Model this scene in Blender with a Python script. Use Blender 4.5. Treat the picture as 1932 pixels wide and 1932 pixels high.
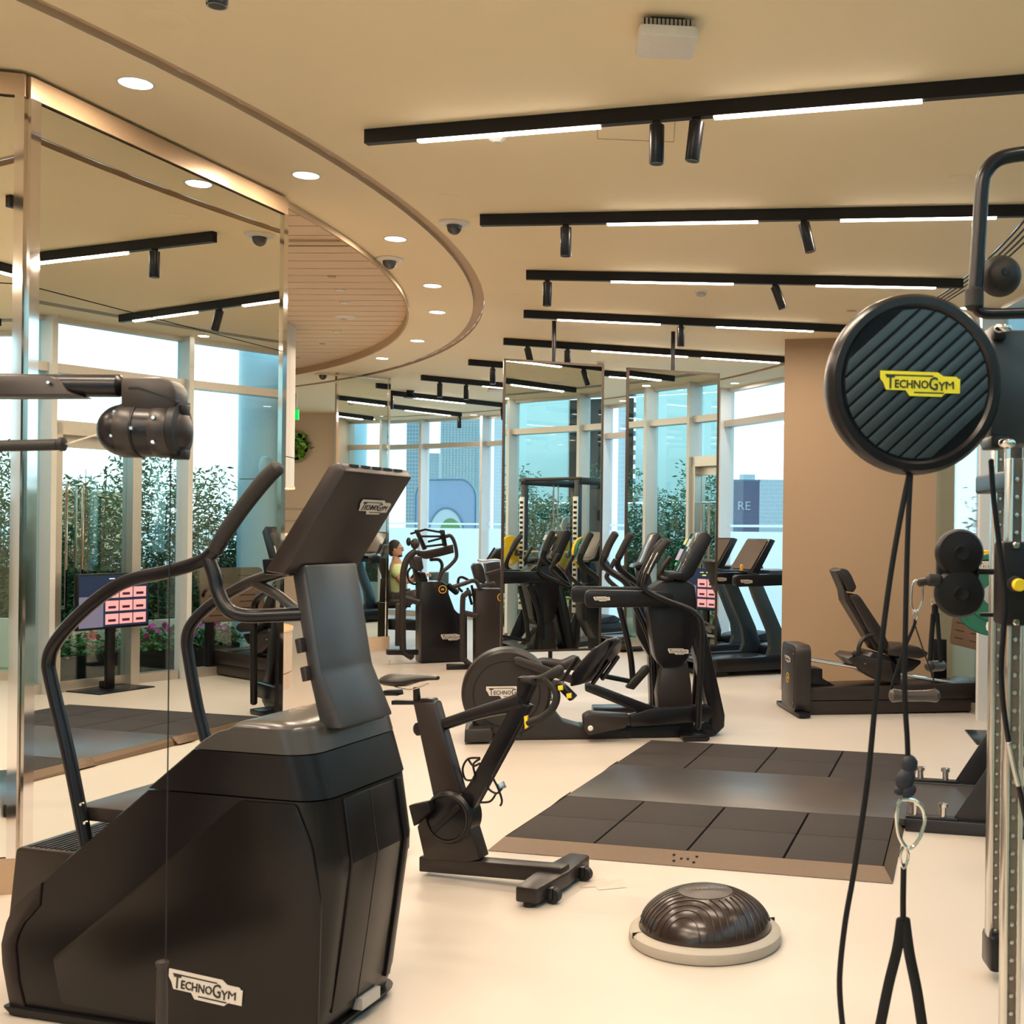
import bpy, bmesh, math, random
import numpy as np
from mathutils import Vector, Matrix
random.seed(7)
S = bpy.context.scene
for o in list(bpy.data.objects): bpy.data.objects.remove(o)
COL = S.collection
# ---------------------------------------------------------------- camera, world, exposure
F, CX, CY, RO, H = 2222., 1272., 1001., .0118, 1.705      # focal length in px, principal point, roll, eye height
cam = bpy.data.cameras.new('camera'); camo = bpy.data.objects.new('camera', cam); COL.objects.link(camo)
camo.location = (0, 0, H); camo.rotation_euler = (math.pi/2, 0, 0)
camo.rotation_euler = (Matrix.Rotation(math.pi/2, 4, 'X') @ Matrix.Rotation(RO, 4, 'Z')).to_euler()
cam.sensor_width = 36; cam.lens = F/1932*36
cam.shift_x = (966-CX)/1932; cam.shift_y = (CY-966)/1932
cam.clip_end = 6000; cam.clip_start = .05
cam.dof.use_dof = True; cam.dof.focus_distance = 8.0; cam.dof.aperture_fstop = 8.0
S.camera = camo
W = bpy.data.worlds.new('world'); S.world = W; W.use_nodes = True
wn = W.node_tree; bg = wn.nodes['Background']
tc = wn.nodes.new('ShaderNodeTexCoord'); sx = wn.nodes.new('ShaderNodeSeparateXYZ'); cr = wn.nodes.new('ShaderNodeValToRGB')
wn.links.new(tc.outputs['Generated'], sx.inputs[0]); wn.links.new(sx.outputs['Z'], cr.inputs[0]); wn.links.new(cr.outputs[0], bg.inputs[0])
cr.color_ramp.elements[0].position = 0.; cr.color_ramp.elements[0].color = (.66, .88, 1.0, 1)
cr.color_ramp.elements[1].position = .6; cr.color_ramp.elements[1].color = (.42, .74, 1.0, 1)
bg.inputs[1].default_value = 3.0
S.view_settings.view_transform = 'Standard'; S.view_settings.look = 'None'
S.view_settings.exposure = 0.0; S.view_settings.gamma = 1.0; S.view_settings.use_curve_mapping = False
S.cycles.max_bounces = 9; S.cycles.diffuse_bounces = 4; S.cycles.glossy_bounces = 5
S.cycles.transmission_bounces = 4; S.cycles.transparent_max_bounces = 16
S.cycles.caustics_reflective = False; S.cycles.caustics_refractive = False
S.cycles.sample_clamp_indirect = 4.0; S.cycles.use_denoising = True
LAMP = (1.0, .81, .62)
CE = 3.786
C = Vector((-12.66, 9.07))                                 # centre of the round building
def pol(r, a, z=0.): a = math.radians(a); return Vector((C.x+r*math.cos(a), C.y+r*math.sin(a), z))
# ---------------------------------------------------------------- measuring helpers (photo pixel -> point on a real plane)
_c, _s = math.cos(RO), math.sin(RO)
def ray(px, py):
    a, b = px-CX, py-CY
    return (a*_c+b*_s)/F, -(-a*_s+b*_c)/F
def fl(px, py, z=0.): a, b = ray(px, py); Y = (z-H)/b; return Vector((a*Y, Y, z))
def at(px, py, Y): a, b = ray(px, py); return Vector((a*Y, Y, H+b*Y))
class Frame:
    def __init__(s, o, ang):
        s.o = Vector(o[:2]); s.a = math.radians(ang); s.u = Vector((math.cos(s.a), math.sin(s.a))); s.w = Vector((-math.sin(s.a), math.cos(s.a)))
    def p(s, px, py, w=0.):                                 # local (u, w, z) of the pixel's ray on the plane w
        a, b = ray(px, py); n = s.w
        Y = (s.o.dot(n)+w)/(a*n.x+n.y); q = Vector((a*Y, Y))
        return Vector(((q-s.o).dot(s.u), w, H+b*Y))
    def uz(s, px, py, w=0.): q = s.p(px, py, w); return (q.x, q.z)
    def uzs(s, pts, w=0.): return [s.uz(x, y, w) for x, y in pts]
    def ps(s, pts, w=0.): return [s.p(x, y, w) for x, y in pts]
# ---------------------------------------------------------------- materials
MT = {}
def mat(name, col, rough=.5, metal=0., bump=0., scale=40., var=.06, spec=.5, coat=0., emit=None, es=0.):
    if name in MT: return MT[name]
    m = bpy.data.materials.new(name); m.use_nodes = True; MT[name] = m
    n = m.node_tree; b = n.nodes['Principled BSDF']
    b.inputs['Base Color'].default_value = (*col, 1); b.inputs['Roughness'].default_value = rough
    b.inputs['Metallic'].default_value = metal; b.inputs['Specular IOR Level'].default_value = spec
    b.inputs['Coat Weight'].default_value = coat
    t = n.nodes.new('ShaderNodeTexCoord'); z = n.nodes.new('ShaderNodeTexNoise'); z.inputs['Scale'].default_value = scale
    z.inputs['Detail'].default_value = 3
    n.links.new(t.outputs['Object'], z.inputs['Vector'])
    if var:
        x = n.nodes.new('ShaderNodeMix'); x.data_type = 'RGBA'
        x.inputs[6].default_value = (*[c*(1-var) for c in col], 1); x.inputs[7].default_value = (*[min(1, c*(1+var)) for c in col], 1)
        n.links.new(z.outputs[0], x.inputs[0]); n.links.new(x.outputs[2], b.inputs['Base Color'])
    if bump:
        k = n.nodes.new('ShaderNodeBump'); k.inputs['Strength'].default_value = bump; k.inputs['Distance'].default_value = .002
        n.links.new(z.outputs[0], k.inputs['Height']); n.links.new(k.outputs[0], b.inputs['Normal'])
    if emit: b.inputs['Emission Color'].default_value = (*emit, 1); b.inputs['Emission Strength'].default_value = es
    return m
def glassmat(name, tint, gloss=.06, rough=.0):
    m = bpy.data.materials.new(name); m.use_nodes = True; n = m.node_tree; n.nodes.remove(n.nodes['Principled BSDF'])
    out = n.nodes['Material Output']; tr = n.nodes.new('ShaderNodeBsdfTransparent'); gl = n.nodes.new('ShaderNodeBsdfGlossy')
    mx = n.nodes.new('ShaderNodeMixShader'); lw = n.nodes.new('ShaderNodeLayerWeight'); lw.inputs[0].default_value = .12
    ma = n.nodes.new('ShaderNodeMath'); ma.operation = 'MULTIPLY_ADD'; ma.inputs[1].default_value = .6; ma.inputs[2].default_value = gloss
    tr.inputs[0].default_value = (*tint, 1); gl.inputs['Roughness'].default_value = rough; gl.inputs[0].default_value = (.9, .97, 1, 1)
    n.links.new(lw.outputs['Fresnel'], ma.inputs[0]); n.links.new(ma.outputs[0], mx.inputs[0])
    n.links.new(tr.outputs[0], mx.inputs[1]); n.links.new(gl.outputs[0], mx.inputs[2]); n.links.new(mx.outputs[0], out.inputs[0])
    MT[name] = m; return m
def filmmat(name, col):
    m = bpy.data.materials.new(name); m.use_nodes = True; n = m.node_tree; n.nodes.remove(n.nodes['Principled BSDF'])
    out = n.nodes['Material Output']; a = n.nodes.new('ShaderNodeBsdfTranslucent'); b = n.nodes.new('ShaderNodeBsdfDiffuse'); mx = n.nodes.new('ShaderNodeMixShader')
    a.inputs[0].default_value = (*col, 1); b.inputs[0].default_value = (*col, 1); mx.inputs[0].default_value = .15
    t = n.nodes.new('ShaderNodeTexCoord'); wv = n.nodes.new('ShaderNodeTexWave'); wv.inputs['Scale'].default_value = 14; wv.bands_direction = 'DIAGONAL'
    n.links.new(t.outputs['Object'], wv.inputs[0])
    x = n.nodes.new('ShaderNodeMix'); x.data_type = 'RGBA'; x.inputs[6].default_value = (*[c*.96 for c in col], 1); x.inputs[7].default_value = (*col, 1)
    n.links.new(wv.outputs[0], x.inputs[0]); n.links.new(x.outputs[2], a.inputs[0])
    n.links.new(a.outputs[0], mx.inputs[1]); n.links.new(b.outputs[0], mx.inputs[2]); n.links.new(mx.outputs[0], out.inputs[0])
    MT[name] = m; return m
BLK = mat('satin_black', (.007, .0065, .009), .28, bump=.05, scale=300, spec=.35)
BLK2 = mat('matte_black', (.006, .0055, .007), .45, bump=.1, scale=400, spec=.3)
GRY = mat('graphite_paint', (.028, .024, .023), .36, metal=.1, bump=.05, scale=300, spec=.4)
BRN = mat('anthracite_panel', (.022, .016, .015), .36, bump=.06, scale=250, spec=.4)
RUB = mat('rubber_grip', (.009, .008, .008), .6, bump=.3, scale=220)
LEA = mat('black_upholstery', (.016, .012, .011), .38, bump=.25, scale=160)
CHR = mat('polished_chrome', (.82, .78, .74), .06, metal=1, var=.02)
STL = mat('brushed_steel', (.62, .60, .57), .28, metal=1, bump=.1, scale=90)
ALU = mat('anodised_aluminium', (.60, .57, .53), .35, metal=.75, bump=.05)
MIR = mat('mirror_silver', (.90, .91, .84), .0, metal=1, var=0)
MIR2 = mat('mirror_silver_tinted', (.78, .86, .82), .0, metal=1, var=0)
YEL = mat('yellow_plastic', (.85, .62, .02), .4)
ORG = mat('orange_ring', (.75, .42, .05), .4)
WHT = mat('white_plastic', (.80, .76, .70), .4)
BADGE = mat('badge_silver', (.72, .66, .60), .35, metal=.2)
INK = mat('badge_ink', (.02, .02, .02), .5)
SCR = mat('dark_screen_glass', (.05, .045, .045), .08, coat=.6)
GRN = mat('green_bumper', (.0, .10, .06), .5); YLP = mat('yellow_bumper', (.82, .52, .01), .5); RED = mat('red_bumper', (.55, .02, .02), .5)
# ---------------------------------------------------------------- mesh building
class MB:
    def __init__(s): s.v = []; s.f = []; s.m = Matrix.Identity(4)
    def add(s, vs, fs):
        k = len(s.v); s.v += [tuple(s.m @ Vector(q)) for q in vs]; s.f += [tuple(i+k for i in f) for f in fs]; return s
    def box(s, a, b, bev=0.):
        x0, x1 = sorted((a[0], b[0])); y0, y1 = sorted((a[1], b[1])); z0, z1 = sorted((a[2], b[2]))
        if bev: return s.prism([(x0, z0), (x1, z0), (x1, z1), (x0, z1)], y0, y1, bev)
        vs = [(x0,y0,z0),(x1,y0,z0),(x1,y1,z0),(x0,y1,z0),(x0,y0,z1),(x1,y0,z1),(x1,y1,z1),(x0,y1,z1)]
        return s.add(vs, [(3,2,1,0),(4,5,6,7),(0,1,5,4),(1,2,6,5),(2,3,7,6),(3,0,4,7)])
    def prism(s, pts, w0, w1, bev=0., ax='y', rnd=0.):
        # polygon in (u,z) extruded along w; ax='z': polygon in (x,y) extruded in z; ax='x': polygon in (y,z) extruded in x
        if rnd: pts = roundpoly(pts, rnd)
        bm = bmesh.new()
        mk = {'y': lambda p, t: (p[0], t, p[1]), 'z': lambda p, t: (p[0], p[1], t), 'x': lambda p, t: (t, p[0], p[1])}[ax]
        A = [bm.verts.new(mk(p, w0)) for p in pts]; B = [bm.verts.new(mk(p, w1)) for p in pts]; n = len(pts)
        bm.faces.new(A); bm.faces.new(B[::-1])
        for i in range(n): bm.faces.new((A[(i+1)%n], A[i], B[i], B[(i+1)%n]))
        bmesh.ops.recalc_face_normals(bm, faces=bm.faces)
        if bev:
            es = [e for e in bm.edges if rnd == 0 or (e.verts[0] in A) == (e.verts[1] in A) and ((e.verts[0] in A and e.verts[1] in A) or (e.verts[0] in B and e.verts[1] in B))]
            bmesh.ops.bevel(bm, geom=es, offset=bev, segments=2, profile=.5, affect='EDGES', clamp_overlap=True)
        bm.verts.index_update(); s.add([v.co for v in bm.verts], [[v.index for v in f.verts] for f in bm.faces]); bm.free(); return s
    def tube(s, pts, r, n=12, smooth=0, flat=1., cap=True):
        pts = [Vector(p) for p in pts]
        if smooth: pts = spline(pts, smooth)
        R = r if isinstance(r, (list, tuple)) else None
        m = len(pts); vs = []; prev = None
        for i, p in enumerate(pts):
            d = (pts[min(i+1, m-1)]-pts[max(i-1, 0)]).normalized()
            if prev is None:
                up = Vector((0, 0, 1)) if abs(d.z) < .9 else Vector((0, 1, 0)); a = d.cross(up).normalized()
            else: a = (prev-d*prev.dot(d)).normalized()
            b = d.cross(a); prev = a
            t = i/(m-1) if m > 1 else 0
            rr = r if R is None else R[0]+(0 if len(R) < 2 else 1)*(np.interp(t, np.linspace(0, 1, len(R)), R)-R[0])
            for k in range(n):
                q = 2*math.pi*k/n; vs.append(p+a*math.cos(q)*rr+b*math.sin(q)*rr*flat)
        fs = [(i*n+k, i*n+(k+1)%n, (i+1)*n+(k+1)%n, (i+1)*n+k) for i in range(m-1) for k in range(n)]
        if cap:
            for e, i, sg in ((0, 0, -1), (1, m-1, 1)):
                d = (pts[1]-pts[0] if e == 0 else pts[-1]-pts[-2]).normalized()*sg
                r0 = r if R is None else (R[0] if e == 0 else R[-1]); base = i*n; ring = base; c = pts[i]
                for f_, h_ in ((.75, .55), (.35, .85)):
                    st = len(vs)
                    vs += [c+(Vector(vs[base+k])-c)*f_+d*r0*h_*.6 for k in range(n)]
                    fs += [((ring+k, st+k, st+(k+1)%n, ring+(k+1)%n) if e else (ring+(k+1)%n, st+(k+1)%n, st+k, ring+k)) for k in range(n)]
                    ring = st
                fs.append([ring+k for k in (range(n) if e else range(n-1, -1, -1))])
        return s.add(vs, fs)
    def lathe(s, prof, c=(0, 0, 0), ax='z', n=32, sc=(1, 1), closed=False):
        vs = []; fs = []; m = len(prof); c = Vector(c)
        for r, h in prof:
            for k in range(n):
                q = 2*math.pi*k/n; a, b = r*math.cos(q)*sc[0], r*math.sin(q)*sc[1]
                vs.append(c+Vector({'z': (a, b, h), 'y': (a, h, b), 'x': (h, a, b)}[ax]))
        for i in range(m if closed else m-1):
            for k in range(n):
                j = (i+1) % m; q = (i*n+k, i*n+(k+1)%n, j*n+(k+1)%n, j*n+k); fs.append(q if ax != 'y' else q[::-1])
        if closed: return s.add(vs, fs)
        if prof[0][0] > 1e-6: fs.append([k for k in (range(n-1, -1, -1) if ax != 'y' else range(n))])
        if prof[-1][0] > 1e-6: fs.append([(m-1)*n+k for k in (range(n) if ax != 'y' else range(n-1, -1, -1))])
        return s.add(vs, fs)
    def ell(s, c, r, n=20, m=12):
        prof = [(max(1e-7, math.sin(math.pi*i/m)), -math.cos(math.pi*i/m)) for i in range(m+1)]
        o = s.m; s.m = o @ Matrix.Translation(Vector(c)) @ Matrix.Diagonal((*r, 1)) ; s.lathe([(p+1e-6, h) for p, h in prof], n=n); s.m = o; return s
    def obj(s, name, m, parent=None, smooth=35, label=None):
        me = bpy.data.meshes.new(name); me.from_pydata(s.v, [], s.f); me.update()
        if smooth: me.shade_smooth(); me.set_sharp_from_angle(angle=math.radians(smooth))
        me.materials.append(m); return link(name, me, parent, label)
def link(name, me, parent=None, label=None):
    o = bpy.data.objects.new(name, me); COL.objects.link(o)
    if parent: o.parent = parent
    if label: o['label'] = label
    return o
def roundpoly(pts, r, n=5):
    out = []; N = len(pts)
    for i, p in enumerate(pts):
        p = Vector(p[:2]); a = Vector(pts[i-1][:2]); b = Vector(pts[(i+1)%N][:2])
        rr = min(r, (a-p).length*.45, (b-p).length*.45); q0 = p+(a-p).normalized()*rr; q1 = p+(b-p).normalized()*rr
        for k in range(n+1): t = k/n; out.append(tuple(q0*(1-t)**2+p*2*t*(1-t)+q1*t*t))
    return out
def spline(P, n):
    out = []; m = len(P)
    for i in range(m-1):
        p0, p1, p2, p3 = P[max(i-1, 0)], P[i], P[i+1], P[min(i+2, m-1)]
        for k in range(n):
            t = k/n; out.append(.5*((2*p1)+(p2-p0)*t+(2*p0-5*p1+4*p2-p3)*t*t+(3*p1-p0-3*p2+p3)*t**3))
    return out+[P[-1]]
def tag(o, label, cat, group=None):
    o['label'] = label; o['category'] = cat
    if group: o['group'] = group
    return o
def thing(name, label, cat, fr=None, loc=(0, 0, 0), rz=0., group=None):
    o = bpy.data.objects.new(name, None); COL.objects.link(o)
    if fr: o.location = (fr.o.x, fr.o.y, 0); o.rotation_euler = (0, 0, fr.a)
    else: o.location = loc; o.rotation_euler = (0, 0, rz)
    o.empty_display_size = .1
    return tag(o, label, cat, group)
def struct(o): o['kind'] = 'structure'; return o
def sempty(name, loc=(0, 0, 0), rz=0.):
    o = bpy.data.objects.new(name, None); COL.objects.link(o); o.location = loc; o.rotation_euler = (0, 0, rz); return struct(o)
def dup(o, loc=None, rz=None, label=None, group=None, parent=None):
    c = o.copy(); COL.objects.link(c)
    if parent is not None: c.parent = parent
    for ch in o.children: dup(ch, parent=c)
    if loc is not None: c.location = loc
    if rz is not None: c.rotation_euler = (0, 0, rz)
    if label: c['label'] = label
    if group: c['group'] = group
    return c
def textmesh(t, size=1., ext=.02, align='CENTER', bold=0.):
    cu = bpy.data.curves.new('t', 'FONT'); cu.body = t; cu.size = size; cu.extrude = ext; cu.align_x = align; cu.align_y = 'CENTER'; cu.offset = bold; cu.resolution_u = 2
    o = bpy.data.objects.new('t', cu); COL.objects.link(o); bpy.context.view_layer.update()
    me = bpy.data.meshes.new_from_object(o.evaluated_get(bpy.context.evaluated_depsgraph_get())); bpy.data.objects.remove(o); return me
# the maker's badge: notched flag plate and lettering, unit width, in the local xy plane
_lp = MB().prism([(0,.29),(.72,.29),(.79,.245),(.955,.245),(.975,.22),(1,.22),(1,.045),(.82,.045),(.77,0),(.37,0),(.32,.065),(.075,.065),(.045,.14),(0,.2)], 0, .012, ax='z')
_lme = bpy.data.meshes.new('badge'); _lme.from_pydata(_lp.v, [], _lp.f); _lme.materials.append(BADGE)
_lmy = _lme.copy(); _lmy.materials[0] = mat('badge_yellow', (.80, .72, .03), .4)
_tm = textmesh('ECHNO', .155, .006, 'LEFT', .002)
def _join(parts):
    vs, fs = [], []
    for me, off in parts:
        k = len(vs); vs += [(v.co.x+off[0], v.co.y+off[1], v.co.z+off[2]) for v in me.vertices]; fs += [tuple(i+k for i in p.vertices) for p in me.polygons]
    me = bpy.data.meshes.new('lettering'); me.from_pydata(vs, [], fs); me.materials.append(INK); return me
_b1 = MB().box((.06, .235, .012), (.66, .25, .016)); _b2 = MB().box((.42, .035, .012), (.80, .05, .016))
_bm = bpy.data.meshes.new('b'); _bm.from_pydata(_b1.v+_b2.v, [], _b1.f+[tuple(i+8 for i in f) for f in _b2.f])
def _seq(items, x, gap=.006):
    out = []
    for t_, sz, y, tgt in items:
        me = textmesh(t_, sz, .006, 'LEFT', 0. if t_ == 'M' else .002); xs = [v.co.x for v in me.vertices]; w_ = max(xs)-min(xs); k = tgt/w_
        for v in me.vertices: v.co.x = (v.co.x-min(xs))*k
        out.append((me, (x, y, .014))); x += tgt+gap
    return out
_lt = _join(_seq([('T', .22, .15, .10), ('ECHNO', .135, .135, .42), ('G', .22, .145, .11), ('Y', .15, .118, .09), ('M', .135, .135, .10)], .075)+[(_bm, (0, 0, 0))])
def badge(parent, o, x, y, width, yellow=False):
    x = Vector(x).normalized(); y = (Vector(y)-x*Vector(y).dot(x)).normalized(); z = x.cross(y)
    M = Matrix(((x.x, y.x, z.x, o[0]), (x.y, y.y, z.y, o[1]), (x.z, y.z, z.z, o[2]), (0, 0, 0, 1))) @ Matrix.Scale(width, 4)
    p = link('logo_plate', _lmy if yellow else _lme, parent, 'yellow logo plate' if yellow else 'silver logo plate'); p.matrix_local = M
    link('lettering', _lt, p, 'dark lettering')
def badge_on(parent, fr, px0, py0, px1, py1, w, off=-.006, yellow=False):   # badge on the side facing -w, from pixel a (lower left) to b (lower right)
    a = fr.p(px0, py0, w+off); b = fr.p(px1, py1, w+off); badge(parent, a, b-a, (0, 0, 1), (b-a).length, yellow)
# ================================================================= THE ROOM
FLR = mat('poured_floor', (.565, .505, .44), .42, bump=.12, scale=1.3, var=.035, spec=.35)
CEI = mat('ceiling_paint', (.98, .83, .57), .8, var=.015, scale=3)
CEI2 = mat('ceiling_groove', (.60, .46, .32), .8, var=.02)
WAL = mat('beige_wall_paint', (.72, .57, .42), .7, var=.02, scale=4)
PLK = mat('perforated_plank', (.80, .64, .46), .7, var=.03, scale=6)
WOOD = mat('pale_wood_cladding', (.66, .50, .36), .5, var=.10, scale=8)
def lineperf(m):                                            # fine rows of drilled holes in the planks
    n = m.node_tree; b = n.nodes['Principled BSDF']; t = n.nodes.new('ShaderNodeTexCoord'); v = n.nodes.new('ShaderNodeTexVoronoi')
    v.inputs['Scale'].default_value = 45; v.inputs['Randomness'].default_value = 0; r = n.nodes.new('ShaderNodeMath'); r.operation = 'LESS_THAN'; r.inputs[1].default_value = .28
    n.links.new(t.outputs['Object'], v.inputs['Vector']); n.links.new(v.outputs['Distance'], r.inputs[0])
    x = n.nodes.new('ShaderNodeMix'); x.data_type = 'RGBA'; x.inputs[6].default_value = (.80, .64, .46, 1); x.inputs[7].default_value = (.58, .45, .32, 1)
    n.links.new(r.outputs[0], x.inputs[0]); n.links.new(x.outputs[2], b.inputs['Base Color'])
lineperf(PLK)
RW = 15.75
def ring(mb, r0, r1, a0, a1, z, n=96, down=True, c=None):
    cc = C if c is None else c; vs = []; fs = []
    for i in range(n+1):
        a = math.radians(a0+(a1-a0)*i/n)
        for r in (r0, r1): vs.append((cc.x+r*math.cos(a), cc.y+r*math.sin(a), z))
    for i in range(n): q = (2*i, 2*i+1, 2*i+3, 2*i+2); fs.append(q[::-1] if down else q)
    return mb.add(vs, fs)
def cyl(mb, r, a0, a1, z0, z1, n=96, c=None, inward=True):
    cc = C if c is None else c; vs = []; fs = []
    for i in range(n+1):
        a = math.radians(a0+(a1-a0)*i/n)
        for z in (z0, z1): vs.append((cc.x+r*math.cos(a), cc.y+r*math.sin(a), z))
    for i in range(n): q = (2*i, 2*i+1, 2*i+3, 2*i+2); fs.append(q if inward else q[::-1])
    return mb.add(vs, fs)
struct(ring(MB(), .01, 15.95, -180, 180, 0, 180, down=False).obj('floor', FLR, smooth=0))
G0, G1, G2, G3, DZ = 10.93, 11.03, 15.00, 15.10, .035
CI = Vector((-11.644, 9.234)); RI = 9.286
mb = MB(); ring(mb, G1, G2, -90, 100, CE); ring(mb, G3, 15.95, -90, 100, CE); ring(mb, G2, G3, -90, 20, CE)
# ring between the inner plank field (own centre) and the groove
vs = []; fs = []; n = 160
for i in range(n+1):
    a = math.radians(-100+210*i/n); vs.append((CI.x+RI*math.cos(a), CI.y+RI*math.sin(a), CE)); q = Vector(vs[-1][:2])-C; q = q.normalized()*G0+C; vs.append((q.x, q.y, CE))
for i in range(n): fs.append((2*i+2, 2*i+3, 2*i+1, 2*i))
mb.add(vs, fs)
ceil = struct(mb.obj('ceiling', CEI, smooth=0))
mb = MB(); ring(mb, G0, G1, -100, 110, CE+DZ); cyl(mb, G0, -100, 110, CE, CE+DZ, 160, inward=False); cyl(mb, G1, -100, 110, CE, CE+DZ, 160)
ring(mb, G2, G3, 20, 100, CE+DZ); cyl(mb, G2, 20, 100, CE, CE+DZ, 160, inward=False); cyl(mb, G3, 20, 100, CE, CE+DZ, 160)
struct(mb.obj('trim_1', CEI2, smooth=0))
mb = MB()
for r_ in (15.0, 15.045, 15.09, 15.135): ring(mb, r_, r_+.018, -80, 19, CE-.002, 120)
ring(mb, 14.985, 15.17, -80, 19, CE-.001, 120) if 0 else None
sl = struct(mb.obj('trim_4', mat('slot_black', (.012, .01, .012), .6), smooth=0))
mb = MB(); cyl(mb, RI, -180, 180, CE-.045, CE+.10, 180, c=CI); cyl(mb, RI+.02, -180, 180, CE-.045, CE+.01, 180, c=CI, inward=False); ring(mb, RI, RI+.02, -180, 180, CE-.045, 180, c=CI)
struct(mb.obj('trim_2', mat('ring_edge', (.55, .42, .29), .9, spec=.1), smooth=60))
# ceiling planks, each clipped to the circle
pf = sempty('ceiling_field'); pf.name = 'ceiling_planks'
PA = math.radians(-2.5); pu = Vector((math.cos(PA), math.sin(PA))); pw = Vector((-pu.y, pu.x)); PW = .27
for k in range(-34, 35):
    y0, y1 = k*PW+.009, (k+1)*PW-.009
    if max(abs(y0), abs(y1)) > RI-.05: continue
    pts = []
    N = 6
    xs0 = math.sqrt(RI*RI-y0*y0); xs1 = math.sqrt(RI*RI-y1*y1)
    rt = [(math.sqrt(RI*RI-(y0+(y1-y0)*i/N)**2), y0+(y1-y0)*i/N) for i in range(N+1)]
    lf = [(-3.5, y1), (-3.5, y0)] if k*PW > -8.5 else [(-x, y) for x, y in rt[::-1]]
    P = [(pu*x+pw*y) for x, y in rt+lf]
    m2 = MB().prism([(q.x, q.y) for q in P], CE+.035, CE+.05, ax='z')
    o = m2.obj('plank', PLK, pf, smooth=0); o.location = (CI.x, CI.y, 0)
o = struct(ring(MB(), .01, RI+.05, -180, 180, CE+.12, 120, c=CI).obj('ceiling_void', mat('void_black', (.03, .025, .02), .9), smooth=0)); o.name = 'trim_3'
# back of the room, core walls
def wallbox(name, a, b, th, z0=0., z1=CE+.1, m=WAL):
    a, b = Vector(a), Vector(b); d = (b-a).normalized(); n_ = Vector((-d.y, d.x))*th
    o = MB().prism([tuple(a), tuple(b), tuple(b+n_), tuple(a+n_)], z0, z1, ax='z').obj(name, m, smooth=0); return struct(o)
wallbox('wall_left', (-8.6, -8.5), (-8.6, 21.6), .15)
wb = wallbox('wall_back', (-6.02, 21.6), (-8.75, 21.6), -.15)
wallbox('wall_end', (-6.0, 21.45), (-6.0, 23.6), .12)
# horizontal shadow joints and metal strips on the far wall
for z, m, h in ((2.02, CEI2, .02), (1.80, CEI2, .012), (1.36, STL, .012), (.98, CEI2, .012)):
    MB().box((-8.5, 21.585, z), (-6.05, 21.6, z+h)).obj('joint_strip', m, wb)
# pillar on the right
a = fl(1481, 640, CE); d = Vector((.973, -.2307)); b = Vector(a[:2])+d*1.80; nn = Vector((-d.y, d.x))*.75
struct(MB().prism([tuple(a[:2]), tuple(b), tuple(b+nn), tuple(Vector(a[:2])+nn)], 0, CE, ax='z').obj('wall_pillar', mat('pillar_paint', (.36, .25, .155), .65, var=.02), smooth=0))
# ---------------------------------------------------------------- curved window wall
GLS = glassmat('window_glass', (.93, .98, .97), .07); FILM = filmmat('frosted_film', (.98, .97, .95))
MUL = mat('mullion_paint', (.70, .72, .72), .45, metal=.1)
ANG = [-78.5, -72.7, -67, -61.3, -55.5, -49.8, -44.1, -37.0, -30.6, -25.0, -19.4, -13.8, -8.2, -2.6, .8, 6.4, 12.1, 18.4, 24.8, 31.2, 36.95, 42.75, 48.5, 54.25, 60.0, 65.8, 71.6]
def vbox(mb, p, d, l0, l1, w0, w1, z0, z1):
    n_ = Vector((-d.y, d.x)); P = [p+d*l0+n_*w0, p+d*l1+n_*w0, p+d*l1+n_*w1, p+d*l0+n_*w1]
    mb.prism([tuple(q) for q in P], z0, z1, ax='z')
for i in range(len(ANG)-1):
    a0, a1 = ANG[i], ANG[i+1]; p0, p1 = pol(RW, a0).to_2d(), pol(RW, a1).to_2d(); d = (p1-p0); L = d.length; d /= L
    door = abs(a0-.8) < .01; frost = a0 > 20
    w_ = sempty('window_%d' % (i+1))
    m = MB(); rad = (p0-C).normalized(); t_ = Vector((-rad.y, rad.x)); zb = 0
    vbox(m, p0-rad*.20, rad, 0, .24, -.028, .028, zb, CE)
    if a0 != 12.1: m.obj('mullion', MUL, w_, 0)                # the pillar takes this mullion's place
    m = MB(); vbox(m, p0, d, .03, L-.03, -.02, .14, 3.22, 3.31); m.obj('transom', ALU, w_, 0)
    if not door:
        m = MB(); vbox(m, p0, d, .03, L-.03, -.04, .08, .0, .10); m.obj('sill', ALU, w_, 0)
    m = MB(); vbox(m, p0, d, .03, L-.03, -.03, .06, CE-.05, CE); m.obj('head_frame', MUL, w_, 0)
    m = MB(); vbox(m, p0, d, .03, L-.03, -.004, .004, 3.30, CE-.04); m.obj('pane', GLS, w_, 0)
    if not door:
        m = MB(); vbox(m, p0, d, .03, L-.03, -.004, .004, .10, 3.23); m.obj('pane', GLS, w_, 0)
    if frost:
        m = MB(); q0, q1 = p0+d*.04-rad*.014, p0+d*(L-.04)-rad*.014
        for z0, z1 in ((.10, 1.70), (1.765, 1.80)): m.add([(q0.x, q0.y, z0), (q1.x, q1.y, z0), (q1.x, q1.y, z1), (q0.x, q0.y, z1)], [(0, 1, 2, 3)])
        m.obj('frosted_film', FILM, w_, 0)
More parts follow.
